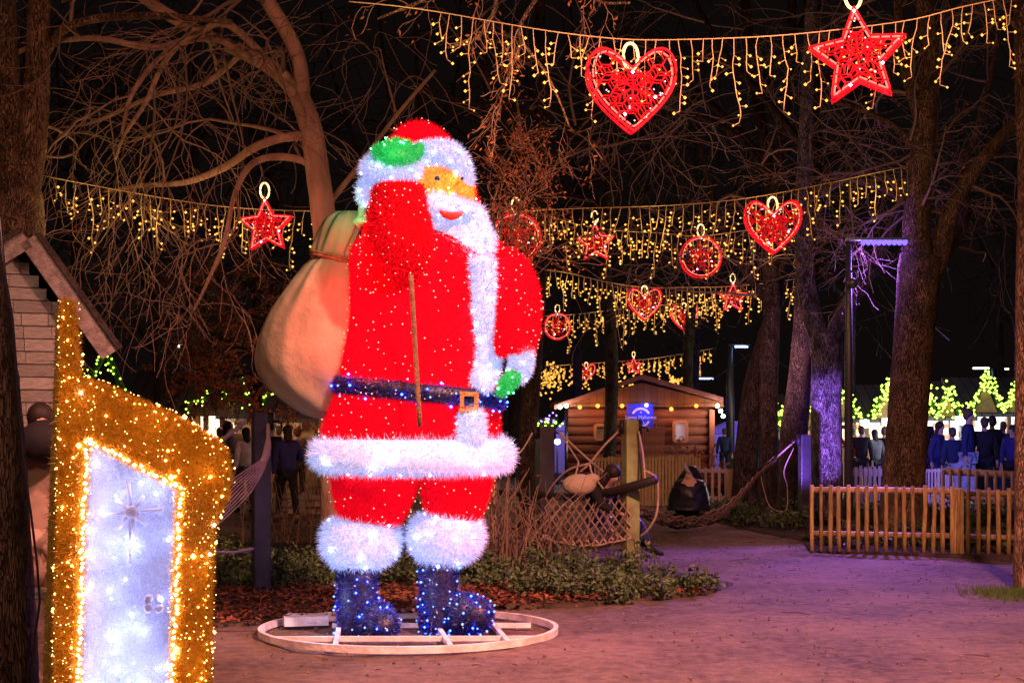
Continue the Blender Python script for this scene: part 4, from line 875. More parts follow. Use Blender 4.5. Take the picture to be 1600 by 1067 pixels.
# rope of lamps round the inner panel and along the outer edge
ed = MB(); path = [gp(x, y, -.045) for x, y in ((118, 1200), (121, 1067), (124, 1000), (130, 850), (135, 686), (200, 720), (283, 763), (281, 800), (277, 900), (272, 1000), (268, 1067), (266, 1200))]
C = []
for a, b in zip(path[:-1], path[1:]):
    n = max(1, int((b - a).length / .017))
    C += [a.lerp(b, (i + rnd.random() * .3) / n) + Vector((rnd.gauss(0, .004), rnd.gauss(0, .004), rnd.gauss(0, .004))) for i in range(n)]
ed.tube(path, .0015, 4); ed.octas(C, .0068, 1); ed.build('lamp_rope', [goldd, led_e], box)
ed = MB(); path = [gp(x, y, -.04) for x, y in ((122, 596), (160, 606), (215, 630), (270, 654), (336, 692), (352, 712), (355, 742), (350, 774), (335, 800), (328, 830), (325, 900), (322, 1000), (319, 1200))]; C = []
for a, b in zip(path[:-1], path[1:]):
    n = max(1, int((b - a).length / .028)); C += [a.lerp(b, (i + rnd.random() * .5) / n) + Vector((rnd.gauss(0, .006), rnd.gauss(0, .006), rnd.gauss(0, .006))) for i in range(n)]
ed.tube(path, .0012, 4); ed.octas(C, .0032, 1); ed.build('edge_lamps', [goldd, led_a], box)
# white centre: fleecy tinsel panel with cold lamps behind it
wp = MB(); inn = [(119, 1350), (122, 1000), (129, 800), (135, 686), (200, 720), (283, 763), (279, 830), (276, 900), (272, 1000), (266, 1350)]
v = [(gp(x, y).x, GY + .03, gp(x, y).z) for x, y in inn]; wp.add(v, [tuple(reversed(range(len(v))))]) 
wps = mat('white_panel_lit', (.45, .48, .72), .7, em=(.30, .36, 1), es=.17, col2=(.35, .37, .6), scale=5)
led_c = glow('led_cold_white', (.60, .68, 1), 1200); wf2 = mat('white_tinsel_fine', (.62, .68, .98), .45, em=(.34, .38, 1), es=.14, sample=False, island=.6)
g = np.random.default_rng(34); out = MB(); a_, b_, c_ = wp.arrays(); out.add(a_, b_, 0)
fibres(out, wp, 22000, .032, .0018, g, 1, .9)
C = []; rr = random.Random(5); inp = [Vector((x, y, 0)) for x, y in inn]
while len(C) < 60:
    x, y = rr.uniform(125, 280), rr.uniform(690, 1200)
    if inpoly(x, y, inp) and all(abs(x - a) + abs(y - b) > 17 for a, b in C) and math.hypot(x - 205, y - 800) > 24: C.append((x, y))
out.octas([tuple(gp(x, y, -.004)) for x, y in C], [rr.uniform(.005, .013) for _ in C], 2); out.build('centre_panel', [wps, wf2, led_c], box, False)
for x, y in C[:34]: lamp('led_light', gp(x, y, -.05), (.66, .76, 1), .22, .012, parent=box)
# flake shaped shadow put in as lilac bars; four leaved ornament on the panel
dk = mat('shadow_and_clover', (.34, .32, .62), .7); mb = MB()
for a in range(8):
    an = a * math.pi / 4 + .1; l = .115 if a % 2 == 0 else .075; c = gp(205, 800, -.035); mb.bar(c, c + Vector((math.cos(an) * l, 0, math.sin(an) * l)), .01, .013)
mb.ball(gp(205, 800, -.035), (.03, .01, .03), 12, 6); mb.bar(gp(204, 800, -.03), gp(202, 880, -.03), .008, .010); mb.build('snowflake_shadow', dk, box)
mb = MB(); c = gp(240, 943, -.04)
for sx, sz in ((1, 1), (1, -1), (-1, 1), (-1, -1)): mb.ball(c + Vector((sx * .019, 0, sz * .019)), (.017, .006, .017), 10, 6); mb.ball(c + Vector((sx * .027, 0, sz * .012)), (.012, .006, .012), 10, 6)
mb.build('clover', dk, box)
mb = MB(); mb.octas([gp(126, 614, -.04), gp(335, 820, -.04), gp(328, 866, -.04)], .007); mb.build('led_lamps', led_c, box)
lamp('panel_light', gp(205, 850, -.35), (.62, .62, 1), .6, .15, parent=box)
for x, y in ((230, 660), (310, 740), (303, 900), (105, 620), (105, 800), (105, 1000), (300, 1050)): lamp('tinsel_light', gp(x, y, -.16), (1, .50, .12), .5, .03, parent=box)
# ============================================================ steel posts, hammocks
steel = mat('dark_steel', (.07, .065, .085), .4, .5, col2=(.045, .042, .055), scale=6, bump=.1, spec=.5)
steelg = mat('olive_lit_steel', (.36, .46, .17), .45, .2, col2=(.22, .21, .09), scale=5, bump=.15, spec=.5)  # greenish lamp light on this post is put into the steel's colour
ropem = mat('hemp_rope', (.50, .36, .27), .85, bump=.6, bscale=80); ropep = mat('pale_pink_rope', (.62, .42, .40), .85, bump=.5, bscale=80)
ironm = mat('black_iron', (.02, .02, .022), .5, .3)
def post(label, px, top, Y, w, m, hooks=(-1, 1), yaw=.35):
    q = P(px, top, Y); o = thing('hammock_post', label, 'post', (q.x, Y, 0), 'steel posts holding the hammocks'); h = q.z
    mb = MB(); Mz = Matrix.Rotation(yaw, 3, 'Z'); mb.box((q.x, Y, h / 2), (w, w, h), M=Mz)
    f = mb.build('shaft', m, o, False); bv = f.modifiers.new('b', 'BEVEL'); bv.width = .008; bv.segments = 2
    mb = MB(); mb.box((q.x, Y, h + .005), (w * .96, w * .96, .012), M=Mz)
    mb.build('cap', m, o, False)
    for s in hooks:
        mb = MB(); mb.box((q.x + s * (w * .62), Y - .02, h - .07), (.05, .07, .16)); mb.tube([(q.x + s * (w * .62 + .02), Y - .02, h - .07), (q.x + s * (w * .62 + .09), Y - .02, h - .085), (q.x + s * (w * .62 + .1), Y - .02, h - .13)], .013, 6); mb.build('hook', ironm, o)
    return o
post('dark steel post nearest the gold light box', 408, 646, 14.7, .155, steel, (1,))
post('olive lit steel post between the two occupied hammocks', 985, 657, 18.4, .165, steelg)
post('dark steel post half hidden by dry reeds', 851, 667, 20.4, .19, steel)
post('dark steel post beside the purple lit tree', 1257, 680, 23.6, .15, steel, (-1,), .2)
def net(mb, A, B, drop, width, nu=26, nv=9, r=.006, ends=.12, mi=0, tilt=0):
    """rope mesh slung between A and B"""
    A, B = Vector(A), Vector(B); ax = (B - A); side = Vector((-ax.y, ax.x, 0)).normalized()
    def S_(u, v):
        w = width * max(ends, math.sin(math.pi * min(1, max(0, u))) ** .6); p = A.lerp(B, u); s = drop * (4 * u * (1 - u))
        return p + side * (v - .5) * w + Vector((0, 0, -s - drop * .25 * (1 - (2 * v - 1) ** 2) * math.sin(math.pi * u) + tilt * (v - .5) * math.sin(math.pi * u)))
    for i in range(nu):
        for j in range(nv):
            if (i + j) % 2 == 0:
                for di, dj in ((1, 1), (1, -1), (-1, 1), (-1, -1)):
                    if di == 1 and 0 <= i + di <= nu and 0 <= j + dj < nv: mb.tube([S_(i / nu, j / (nv - 1)), S_((i + di) / nu, (j + dj) / (nv - 1))], r, 3, caps=False)
            elif i + 1 <= nu:
                for dj in (1, -1):
                    if 0 <= j + dj < nv: mb.tube([S_(i / nu, j / (nv - 1)), S_((i + 1) / nu, (j + dj) / (nv - 1))], r, 3, caps=False)
    for j in (0, nv - 1): mb.tube([S_(i / nu, j / (nv - 1)) for i in range(nu + 1)], r * 1.6, 4, caps=False)
    return S_
# near hammock: dark spreader bar, diamond net below it
q = P(930, 800, 19); hm = thing('hammock', 'diamond net hammock slung from a dark bar left of the olive post', 'hammock', (q.x, 19, 0))
bA, bB = P(762, 768, 20.2), P(1024, 749, 17.9); mb = MB(); mb.tube([bA, P(870, 775, 19.3), P(905, 776, 19.0), P(960, 768, 18.4), bB], [.035, .045, .05, .055, .05], 10); mb.build('spreader_bar', mat('dark_pole', (.025, .02, .02), .6), hm)
mb = MB(); top = lambda u: P(852 + u * 132, 778 - 8 * u, 18.9 - u * .5)
def low(u): return P(848 + u * 138, 840 + 12 * math.sin(math.pi * u), 18.7 - u * .4)
nu, nv = 22, 8
def SN(u, v):
    a, b = top(u), low(u); p = a.lerp(b, v); p.y -= .10 * math.sin(math.pi * v); return p
for i in range(nu):
    for j in range(nv):
        if (i + j) % 2: continue
        for di, dj in ((1, 1), (1, -1), (-1, 1), (-1, -1)):
            if 0 <= i + di <= nu and 0 <= j + dj <= nv: mb.tube([SN(i / nu, j / nv), SN((i + di) / nu, (j + dj) / nv)], .012, 4, caps=False)
for k in range(5): mb.tube([low(i / 16) + Vector((0, .05 * k, -.012 * k + rnd.gauss(0, .004))) for i in range(17)], .013, 5)
mb.build('net', ropem, hm)
mb = MB()
for pts, r_ in (([(974, 667, 18.4), (945, 695, 18.5), (921, 724, 18.6), (905, 738, 18.7)], .013), ([(921, 724, 18.6), (890, 733, 18.8), (868, 752, 19), (852, 776, 19.2)], .012), ([(921, 724, 18.6), (926, 742, 18.6), (940, 760, 18.6), (948, 772, 18.6)], .011),
    ([(871, 672, 20.2), (900, 700, 19.8), (940, 735, 19.3), (970, 752, 19)], .013), ([(871, 672, 20.2), (898, 712, 19.6), (903, 728, 19.3), (888, 770, 19.2)], .011),
    ([(877, 752, 18.7), (905, 750, 18.6), (925, 768, 18.6), (940, 795, 18.6), (950, 820, 18.6), (966, 838, 18.6)], .016),
    ([(998, 674, 18.3), (1003, 700, 18.2), (1006, 725, 18.1), (1008, 753, 18.0)], .012), ([(1006, 735, 18.1), (1018, 740, 18.05), (1027, 750, 18), (1028, 780, 18), (1025, 805, 18), (1012, 828, 18.1), (1000, 838, 18.2)], .014),
    ([(832, 676, 20.3), (818, 700, 20.3), (806, 712, 20.3)], .011)):
    L_, _ = smoothline([(P(*p), r_) for p in pts], 4); mb.tube(L_, r_, 6)
mb.build('hanging_rope', ropem, hm)
q = P(905, 757, 18.5); mb = MB(); mb.ball(q, (.20, .12, .125), 16, 10); mb.ball(q + Vector((.15, 0, .07)), (.09, .07, .06), 12, 8)
pil = mb.build('cushion', mat('cream_cloth', (.46, .36, .26), .9, bump=.4, scale=8), loc=q); tag(pil, 'cream cushion lying on the bar of the near hammock', 'cushion')
# far hammock
q = P(1075, 800, 23); hf = thing('hammock', 'finely knotted net hammock slung right of the olive post', 'hammock', (q.x, 23, 0)); mb = MB()
Lc, Wd = smoothline([(P(x, y, 22.3 + (x - 985) / 230 * 1.3), w_) for x, y, w_ in ((985, 788, .20), (1030, 801, .34), (1080, 806, .36), (1130, 795, .28), (1165, 762, .12), (1185, 740, .05), (1213, 717, .03))], 8)
nv = 13; nu = len(Lc) - 1
def SF(i, j):
    a = math.pi * (j / (nv - 1)) ; w_ = Wd[i]; return Lc[i] + Vector((0, -math.cos(a) * w_ * .9, -math.sin(a) * w_ * .42 + .02 * math.sin(i * 2.1 + j)))
for i in range(nu):
    for j in range(nv):
        if (i + j) % 2: continue
        for dj in (1, -1):
            if 0 <= j + dj < nv:
                mb.tube([SF(i, j), SF(i + 1, j + dj)], .011, 3, caps=False)
                if i: mb.tube([SF(i, j), SF(i - 1, j + dj)], .011, 3, caps=False)
for j in (0, nv - 1): mb.tube([SF(i, j) for i in range(nu + 1)], .014, 4); mb.build('net', mat('dark_net_cord', (.30, .20, .17), .9), hf)
mb = MB(); mb.tube([P(1244, 687, 23.6), P(1215, 713, 23.6)], .012, 6); mb.tube([P(998, 676, 18.5), P(1003, 756, 22.0)], .010, 6)
L_, _ = smoothline([(P(*p), .01) for p in ((1215, 714, 23.6), (1190, 735, 23.6), (1195, 770, 23.6), (1205, 793, 23.6), (1228, 797, 23.6), (1230, 760, 23.6), (1225, 735, 23.6), (1240, 700, 23.6))], 4); mb.tube(L_, .008, 5); mb.build('hanging_rope', ropem, hf)
mb = MB(); mb.tube([P(1183, 738, 23.6), P(1212, 716, 23.6)], .035, 8); mb.build('strap_sleeve', ironm, hf)
# hammock at the left, one end on the left post
q = P(360, 760, 13.6); hl = thing('hammock', 'gathered pink rope hammock between the gold light box and the left steel post', 'hammock', (q.x, 13.6, 0)); mb = MB()
for k in range(9):
    s = (k - 4) / 4; a = P(422, 708, 14.3); mid = P(372 + 8 * s, 765 + 14 * s, 13.5) + Vector((0, .12 * s, 0)); e = P(300, 815 + 24 * s, 12.7)
    L_, _ = smoothline([(a, .01), (P(404 + 4 * s, 733 + 9 * s, 14.0), .01), (mid, .01), (P(338, 800 + 20 * s, 13.1), .01), (e, .01)], 4); mb.tube(L_, [.006 + .0015 * math.sin(i * 1.7 + k) for i in range(len(L_))], 5)
mb.build('net', ropep, hl)
mb = MB(); L_, _ = smoothline([(P(419, 658, 14.7), .02), (P(419, 680, 14.5), .018), (P(418, 700, 14.35), .02), (P(410, 722, 14.1), .03)], 3); mb.tube(L_, [.016, .018, .02, .017, .02, .03, .034, .03, .026, .03][:len(L_)], 7)
L_, _ = smoothline([(P(395, 857, 14.5), .02), (P(370, 862, 14.0), .012), (P(340, 862, 13.6), .012), (P(290, 850, 13), .012)], 3); mb.tube(L_, .014, 6)
mb.tube([P(383, 659, 15.0), P(335, 697, 14.4), P(280, 730, 13.8)], .02, 6); mb.build('hanging_rope', ropep, hl)

# ============================================================ people
skin = mat('skin', (.50, .30, .22), .6); hairm = mat('hair', (.018, .012, .010), .6); hairb = mat('brown_hair', (.08, .045, .025), .6)
def cloth(name, c, v=.25): return mat(name, c, .85, var=v, scale=9, bump=.3, bscale=14)
cl = {n: cloth('cloth_' + n, c) for n, c in dict(black=(.015, .014, .018), navy=(.02, .03, .10), indigo=(.03, .03, .16), grey=(.14, .13, .14), denim=(.07, .11, .24), paledenim=(.42, .46, .62), white=(.62, .60, .62), beige=(.40, .28, .22), red=(.6, .03, .05), brown=(.11, .06, .04), olive=(.08, .08, .04)).items()}
def skinmesh(name, nodes, edges, m, parent, sub=1, mats=None, scale=1.0):
    me = bpy.data.meshes.new(name); me.from_pydata([tuple(n[0]) for n in nodes], edges, []); o = bpy.data.objects.new(name + '_tmp', me); S.collection.objects.link(o)
    md = o.modifiers.new('s', 'SKIN'); md.use_smooth_shade = True
    for i, n in enumerate(nodes):
        d = me.skin_vertices[0].data[i]; r_ = n[1] if not np.isscalar(n[1]) else (n[1], n[1]); d.radius = (r_[0] * scale, r_[1] * scale); d.use_root = (i == 0)
    ss = o.modifiers.new('u', 'SUBSURF'); ss.levels = sub; ss.render_levels = sub
    dg = bpy.context.evaluated_depsgraph_get(); dg.update(); nm = bpy.data.meshes.new_from_object(o.evaluated_get(dg)); nm.name = name
    bpy.data.objects.remove(o); nm.materials.clear(); nm.materials.append(m)
    for p in nm.polygons: p.use_smooth = True
    x = bpy.data.objects.new(name, nm); S.collection.objects.link(x)
    if parent: x.parent = parent
    return x
def make_person(J, hgt=1.72, hair='short', coatlen=.0, coatm=None, legm=None, hairmat=None, shoem=None, label='', loc=(0, 0, 0), rz=0, group=None, scale=1, hood=False, hands=True):
    """J: joints in metres about the person's own spot, facing -Y"""
    o = thing('person', label, 'person', loc, group); o.rotation_euler = (0, 0, rz); o.scale = (scale,) * 3
    V_ = lambda k: Vector(J[k]); pel, ch, nk, hd = V_('pelvis'), V_('chest'), V_('neck'), V_('head')
    fd = Vector(J.get('face', (0, -1, 0))).normalized(); upv = (hd - nk).normalized()
    N_ = [(pel, (.07, .06)), (pel.lerp(ch, .5), (.10, .07)), (ch, (.12, .08)), (nk, .055), (nk.lerp(hd, .45) + fd * .012, (.055, .062)), (hd, (.075, .092)), (hd + upv * .05 - fd * .01, (.055, .068)), (hd - upv * .02 + fd * .10, .012)]
    E = [(0, 1), (1, 2), (2, 3), (3, 4), (4, 5), (5, 6), (5, 7)]
    for s in ('L', 'R'):
        b = len(N_); sh, el, wr, hp, kn, an = V_('sh' + s), V_('el' + s), V_('wr' + s), V_('hp' + s), V_('kn' + s), V_('an' + s); hdir = (wr - el).normalized()
        N_ += [(sh, .055), (el, .042), (wr, .027), (wr + hdir * .06, (.034, .018))]; E += [(2, b), (b, b + 1), (b + 1, b + 2), (b + 2, b + 3)]
        if hands:
            sd = hdir.orthogonal().normalized(); 
            for q, (off, ln) in enumerate(((-.027, .062), (-.009, .075), (.009, .07), (.026, .055))):
                c = len(N_); root = wr + hdir * .09 + sd * off; N_ += [(root, .0085), (root + hdir * ln * .5 + fd * .006, .0078), (root + hdir * ln * .9 + fd * .022, .0065)]; E += [(b + 3, c), (c, c + 1), (c + 1, c + 2)]
            c = len(N_); N_ += [(wr + hdir * .045 + fd * .03, .010), (wr + hdir * .085 + fd * .05, .0085)]; E += [(b + 2, c), (c, c + 1)]
        b = len(N_); N_ += [(hp, .055), (kn, .045), (an, .035)]; E += [(0, b), (b, b + 1), (b + 1, b + 2)]
    body = skinmesh('body', N_, E, skin, o)
    # coat: torso and sleeves, trousers, shoes, hair
    N_ = [(pel - (ch - pel).normalized() * ((.16 if hood else .06) + coatlen), (.19 if hood else .165, .145 if hood else .13)), (pel.lerp(ch, .45), (.16, .125)), (ch, (.165, .12)), (ch.lerp(nk, .8), (.08, .075))]; E = [(0, 1), (1, 2), (2, 3)]
    for s in ('L', 'R'):
        b = len(N_); sh, el, wr = V_('sh' + s), V_('el' + s), V_('wr' + s); N_ += [(sh, .078), (sh.lerp(el, .5), .07), (el, .06), (wr, .045)]; E += [(2, b), (b, b + 1), (b + 1, b + 2), (b + 2, b + 3)]
    if hood:
        hm_ = MB(); T0 = hd + Vector((0, 0, .10)); B0 = pel - Vector((0, 0, .06)); sc_ = []
        for q_ in range(25):
            t = q_ / 24; c = T0.lerp(B0, t); r_ = (.05 + .25 * math.sin(min(1, t * 1.05) * math.pi / 2) ** .9) * (1 + .035 * abs(math.sin(t * 7 * math.pi))) * (.35 if q_ == 0 else 1)
            sc_.append((c.x, c.y, c.z, r_, r_ * .72))
        hm_.loft(sc_, 28, wob=lambda i, a: 1 + .02 * math.sin(5 * a + i * .4)); ho = hm_.build('hood', coatm); ho.parent = o
    skinmesh('coat', N_, E, coatm or cl['black'], o)
    N_ = [(pel, (.15, .12))]; E = []
    for s in ('L', 'R'):
        b = len(N_); hp, kn, an = V_('hp' + s), V_('kn' + s), V_('an' + s); N_ += [(hp, .10), (kn, .072), (an + (kn - an) * .12, .058)]; E += [(0, b), (b, b + 1), (b + 1, b + 2)]
    skinmesh('trousers', N_, E, legm or cl['denim'], o)
    for s in ('L', 'R'):
        an, to = V_('an' + s), V_('to' + s); skinmesh('shoe', [(an + Vector((0, 0, .01)), .05), (an.lerp(to, .4) - Vector((0, 0, .03)), (.045, .04)), (to, (.04, .028))], [(0, 1), (1, 2)], shoem or cl['black'], o)
    if not hood:
        hb = MB(); q = fd.to_track_quat('Y', 'Z').to_matrix(); up2 = q @ Vector((0, 0, 1))
        def blob(c, rx, ry, rz):
            b0 = MB(); b0.ball((0, 0, 0), (rx, ry, rz), 14, 9); v = (np.array(q) @ b0.v[0].T).T + np.array(tuple(c)); hb.add(v, b0.f)
        blob(hd + up2 * .035 - fd * .022, .086, .098, .092); blob(hd - fd * .045 - up2 * .015, .078, .068, .085)
        if hair == 'long': blob(hd - fd * .065 - up2 * .10, .082, .055, .12)
        if hair == 'bun': blob(hd - fd * .09 + up2 * .09, .045, .045, .045)
        h_ = hb.build('hair', hairmat or hairm); h_.parent = o
    return o
def stand(lean=0, armL=(.25, 0, .86), armR=(-.25, 0, .86), step=.05, elL=None, elR=None, face=(0, -1, 0)):
    return dict(pelvis=(0, 0, .92), chest=(0, .01 - lean * .3, 1.28), neck=(0, 0 - lean * .4, 1.47), head=(0, -.015 - lean * .5, 1.595), face=face,
        shL=(.17, 0 - lean * .3, 1.38), shR=(-.17, 0 - lean * .3, 1.38), elL=elL or (.23, .03, 1.10), elR=elR or (-.23, .03, 1.10), wrL=armL, wrR=armR,
        hpL=(.09, 0, .86), hpR=(-.09, 0, .86), knL=(.10, -.02 - step, .48), knR=(-.10, -.02 + step, .48), anL=(.11, .02 - step * 1.5, .09), anR=(-.11, .02 + step * 1.5, .09), toL=(.13, -.14 - step * 1.5, .03), toR=(-.13, -.14 + step * 1.5, .03))
# the two in the hammocks
def W3(px, py, Y, base): return tuple(P(px, py, Y) - Vector(base))
b = (P(945, 800, 18.75).x, 18.75, 0); w = lambda x, y, Y: W3(x, y, Y, b)
make_person(dict(pelvis=w(925, 800, 18.9), chest=w(938, 772, 18.85), neck=w(948, 757, 18.75), head=w(958, 742, 18.62), face=(.75, -.25, -.45), shL=w(955, 772, 18.95), shR=w(930, 768, 18.6), elL=w(965, 790, 18.9), elR=w(940, 790, 18.45), wrL=w(985, 796, 18.8), wrR=w(965, 800, 18.4),
    hpL=w(935, 808, 19.0), hpR=w(932, 808, 18.8), knL=w(988, 802, 18.95), knR=w(995, 812, 18.8), anL=w(1003, 846, 19.0), anR=w(1014, 852, 18.9), toL=w(1022, 862, 19.0), toR=w(1038, 866, 18.9)),
    hair='long', coatm=cl['black'], legm=mat('shiny_trousers', (.03, .035, .12), .35, spec=.7), label='dark haired person in a black coat lying in the near net hammock', loc=b)
b = (P(1075, 800, 22.8).x, 22.8, 0); w = lambda x, y, Y: W3(x, y, Y, b)
puff = cloth('puffer_black', (.012, .012, .02)); puff.node_tree.nodes['Principled BSDF'].inputs['Roughness'].default_value = .35
make_person(dict(pelvis=w(1075, 790, 22.75), chest=w(1077, 757, 22.8), neck=w(1076, 742, 22.95), head=w(1080, 737, 23.1), face=(.1, .8, -.6), shL=w(1059, 757, 22.85), shR=w(1095, 757, 22.85), elL=w(1055, 778, 22.95), elR=w(1100, 778, 22.95), wrL=w(1068, 788, 23.2), wrR=w(1090, 788, 23.2),
    hpL=w(1068, 796, 22.8), hpR=w(1084, 796, 22.8), knL=w(1062, 795, 23.3), knR=w(1085, 795, 23.3), anL=w(1058, 815, 22.9), anR=w(1066, 817, 23.0), toL=w(1046, 822, 22.7), toR=w(1054, 824, 22.75)),
    coatm=puff, legm=cl['black'], label='person in a black puffer jacket seated with their back to us in the far hammock', loc=b, hood=True)
mb = MB(); mb.loft([(P(1068, 0, 22.6).x, 22.6, P(0, 720, 22.6).z, .02, .02), (P(1070, 0, 22.6).x, 22.6, P(0, 724, 22.6).z, .028, .025), (P(1074, 0, 22.6).x, 22.6, P(0, 732, 22.6).z, .032, .03), (P(1078, 0, 22.6).x, 22.6, P(0, 737, 22.6).z, .03, .03)], 12, wob=lambda i, a: 1 + .2 * math.sin(3 * a + i)); mb.v[0][:, 2] -= .03
tag(mb.build('carrier_bag', mat('lilac_plastic', (.30, .25, .34), .5), loc=P(1070, 730, 22.7)), 'small pale bag resting on the shoulder of the black puffer jacket', 'bag')
# person behind the gold light box
b = (P(62, 800, 10.2).x, 10.2, 0)
make_person(stand(.1, elL=(.30, -.1, 1.15), armL=(.2, -.35, 1.1), elR=(-.26, -.05, 1.12)), coatlen=.35, coatm=cl['beige'], legm=cl['beige'], label='person in a pinkish beige coat behind the gold light box, hair dark', loc=b, rz=.4, hair='long')
mb = MB(); q = P(64, 690, 10.0); cx, cz = q.x, q.z     # dark umbrella held low
mb.ball((cx + .03, 10.0, cz), (.17, .15, .14), 18, 10); mb.tube([(cx - .06, 9.95, cz - .04), (cx - .13, 9.9, cz - .09), (cx - .16, 9.88, cz - .10)], [.06, .04, .01], 8, flat=.5)
u = mb.build('hat', cl['black'], loc=(cx, 10.0, cz)); tag(u, 'wide dark hat seen against the pale shingles', 'hat')
# crowds: a few poses, then copies with their own clothes
def crowd(specs, group, seed):
    protoP = {}
    for k, (px, top, Y, rz, pose, coat, leg, hair, label) in enumerate(specs):
        J = {'a': stand(), 'b': stand(.15, armL=(.12, -.3, 1.15), elL=(.26, -.05, 1.12)), 'c': stand(.0, armR=(-.15, -.28, 1.2), elR=(-.28, -.02, 1.12), step=.12), 'd': stand(.1, armL=(.18, -.3, 1.5), elL=(.3, -.12, 1.25), step=0)}[pose]
        z = P(px, top, Y).z; sc = max(.82, min(1.1, z / 1.76)); loc = (P(px, 700, Y).x, Y, 0)
        if (pose, hair) not in protoP: o = protoP[(pose, hair)] = make_person(J, hair=hair, coatm=cl[coat], legm=cl[leg], hairmat=hairb if k % 3 == 0 else hairm, label=label, loc=loc, rz=rz, group=group, scale=sc, hands=True)
        else: o = dup(protoP[(pose, hair)], loc, rz, label, group, sc)
        for c in o.children:
            n = c.name.split('.')[0]; m = {'coat': cl[coat], 'trousers': cl[leg]}.get(n)
            if m: c.material_slots[0].link = 'OBJECT'; c.material_slots[0].material = m
crowd([
 (1442, 640, 33, 2.8, 'a', 'black', 'black', 'short', 'person in dark clothes just right of the massive forked trunk'),
 (1463, 655, 31, .9, 'b', 'indigo', 'indigo', 'long', 'person in an indigo coat looking towards the stall lights'),
 (1488, 664, 30.5, 3.4, 'a', 'navy', 'paledenim', 'short', 'person in navy top and pale jeans under the bright floodlight'),
 (1513, 634, 30.5, 1.1, 'a', 'navy', 'paledenim', 'bun', 'tall person in navy jacket and pale jeans by the market fence'),
 (1538, 648, 31, 3.1, 'a', 'black', 'black', 'short', 'broad person in black left of the dark pair by the stalls'),
 (1550, 646, 32, 3.3, 'c', 'black', 'navy', 'short', 'dark coated person half behind the broad person in black'),
 (1566, 655, 33, 2.6, 'b', 'navy', 'black', 'short', 'person in a navy coat bent towards the stall counter'),
 (1582, 660, 31, -.7, 'a', 'indigo', 'black', 'long', 'person in a violet blue coat beside the right edge trunk'),
 (1346, 662, 34, 2.9, 'a', 'black', 'black', 'short', 'person in black between the lamp post and the massive trunk'),
 (1333, 665, 35, 4.2, 'd', 'red', 'navy', 'short', 'person with a red sleeve beside the tall lamp post'),
 (1368, 668, 34.5, 3.5, 'd', 'grey', 'black', 'long', 'person in grey raising an arm left of the massive trunk'),
 (1382, 664, 35, 2.4, 'a', 'black', 'denim', 'short', 'person in black tight against the massive trunk'),
 (1213, 672, 36, 3.0, 'a', 'indigo', 'black', 'long', 'person in blue right of the mossy trunk'),
 (1132, 690, 44, 3.0, 'a', 'navy', 'black', 'short', 'distant person in blue right of the cabin corner'),
 (1180, 690, 42, 3.0, 'c', 'black', 'navy', 'short', 'distant person seen between the two close trunks')], 'people at the market stalls on the right', 1)
crowd([
 (278, 658, 30, .5, 'a', 'brown', 'black', 'short', 'person in brown at the left end of the left crowd'),
 (292, 664, 29, 2.5, 'a', 'grey', 'black', 'long', 'person in grey second from the left in the left crowd'),
 (308, 664, 28, 2.9, 'a', 'black', 'black', 'long', 'dark haired person in front of the bright stall window'),
 (326, 668, 31, 3.4, 'b', 'black', 'brown', 'short', 'short haired person outlined by the bright stall window'),
 (344, 664, 30, 3.1, 'a', 'olive', 'black', 'short', 'person in olive at the right side of the bright stall window'),
 (356, 654, 29, 2.0, 'c', 'grey', 'grey', 'long', 'person in a grey coat walking behind the pale rope'),
 (372, 652, 31, -.4, 'a', 'brown', 'black', 'short', 'person in brown left of the left steel post'),
 (384, 664, 28, 3.9, 'a', 'white', 'grey', 'long', 'person in a pale patterned top left of the left steel post'),
 (424, 656, 29, .3, 'a', 'black', 'black', 'short', 'person in black right of the left steel post'),
 (449, 660, 25, 3.6, 'c', 'indigo', 'black', 'long', 'person in a violet blue jacket left of the lit figure'),
 (466, 664, 31, 3.0, 'a', 'brown', 'black', 'short', 'person in brown close to the lit figure'),
 (436, 662, 32, 3.0, 'a', 'grey', 'brown', 'short', 'person in grey behind the violet blue jacket')], 'people at the market stalls on the left', 2)
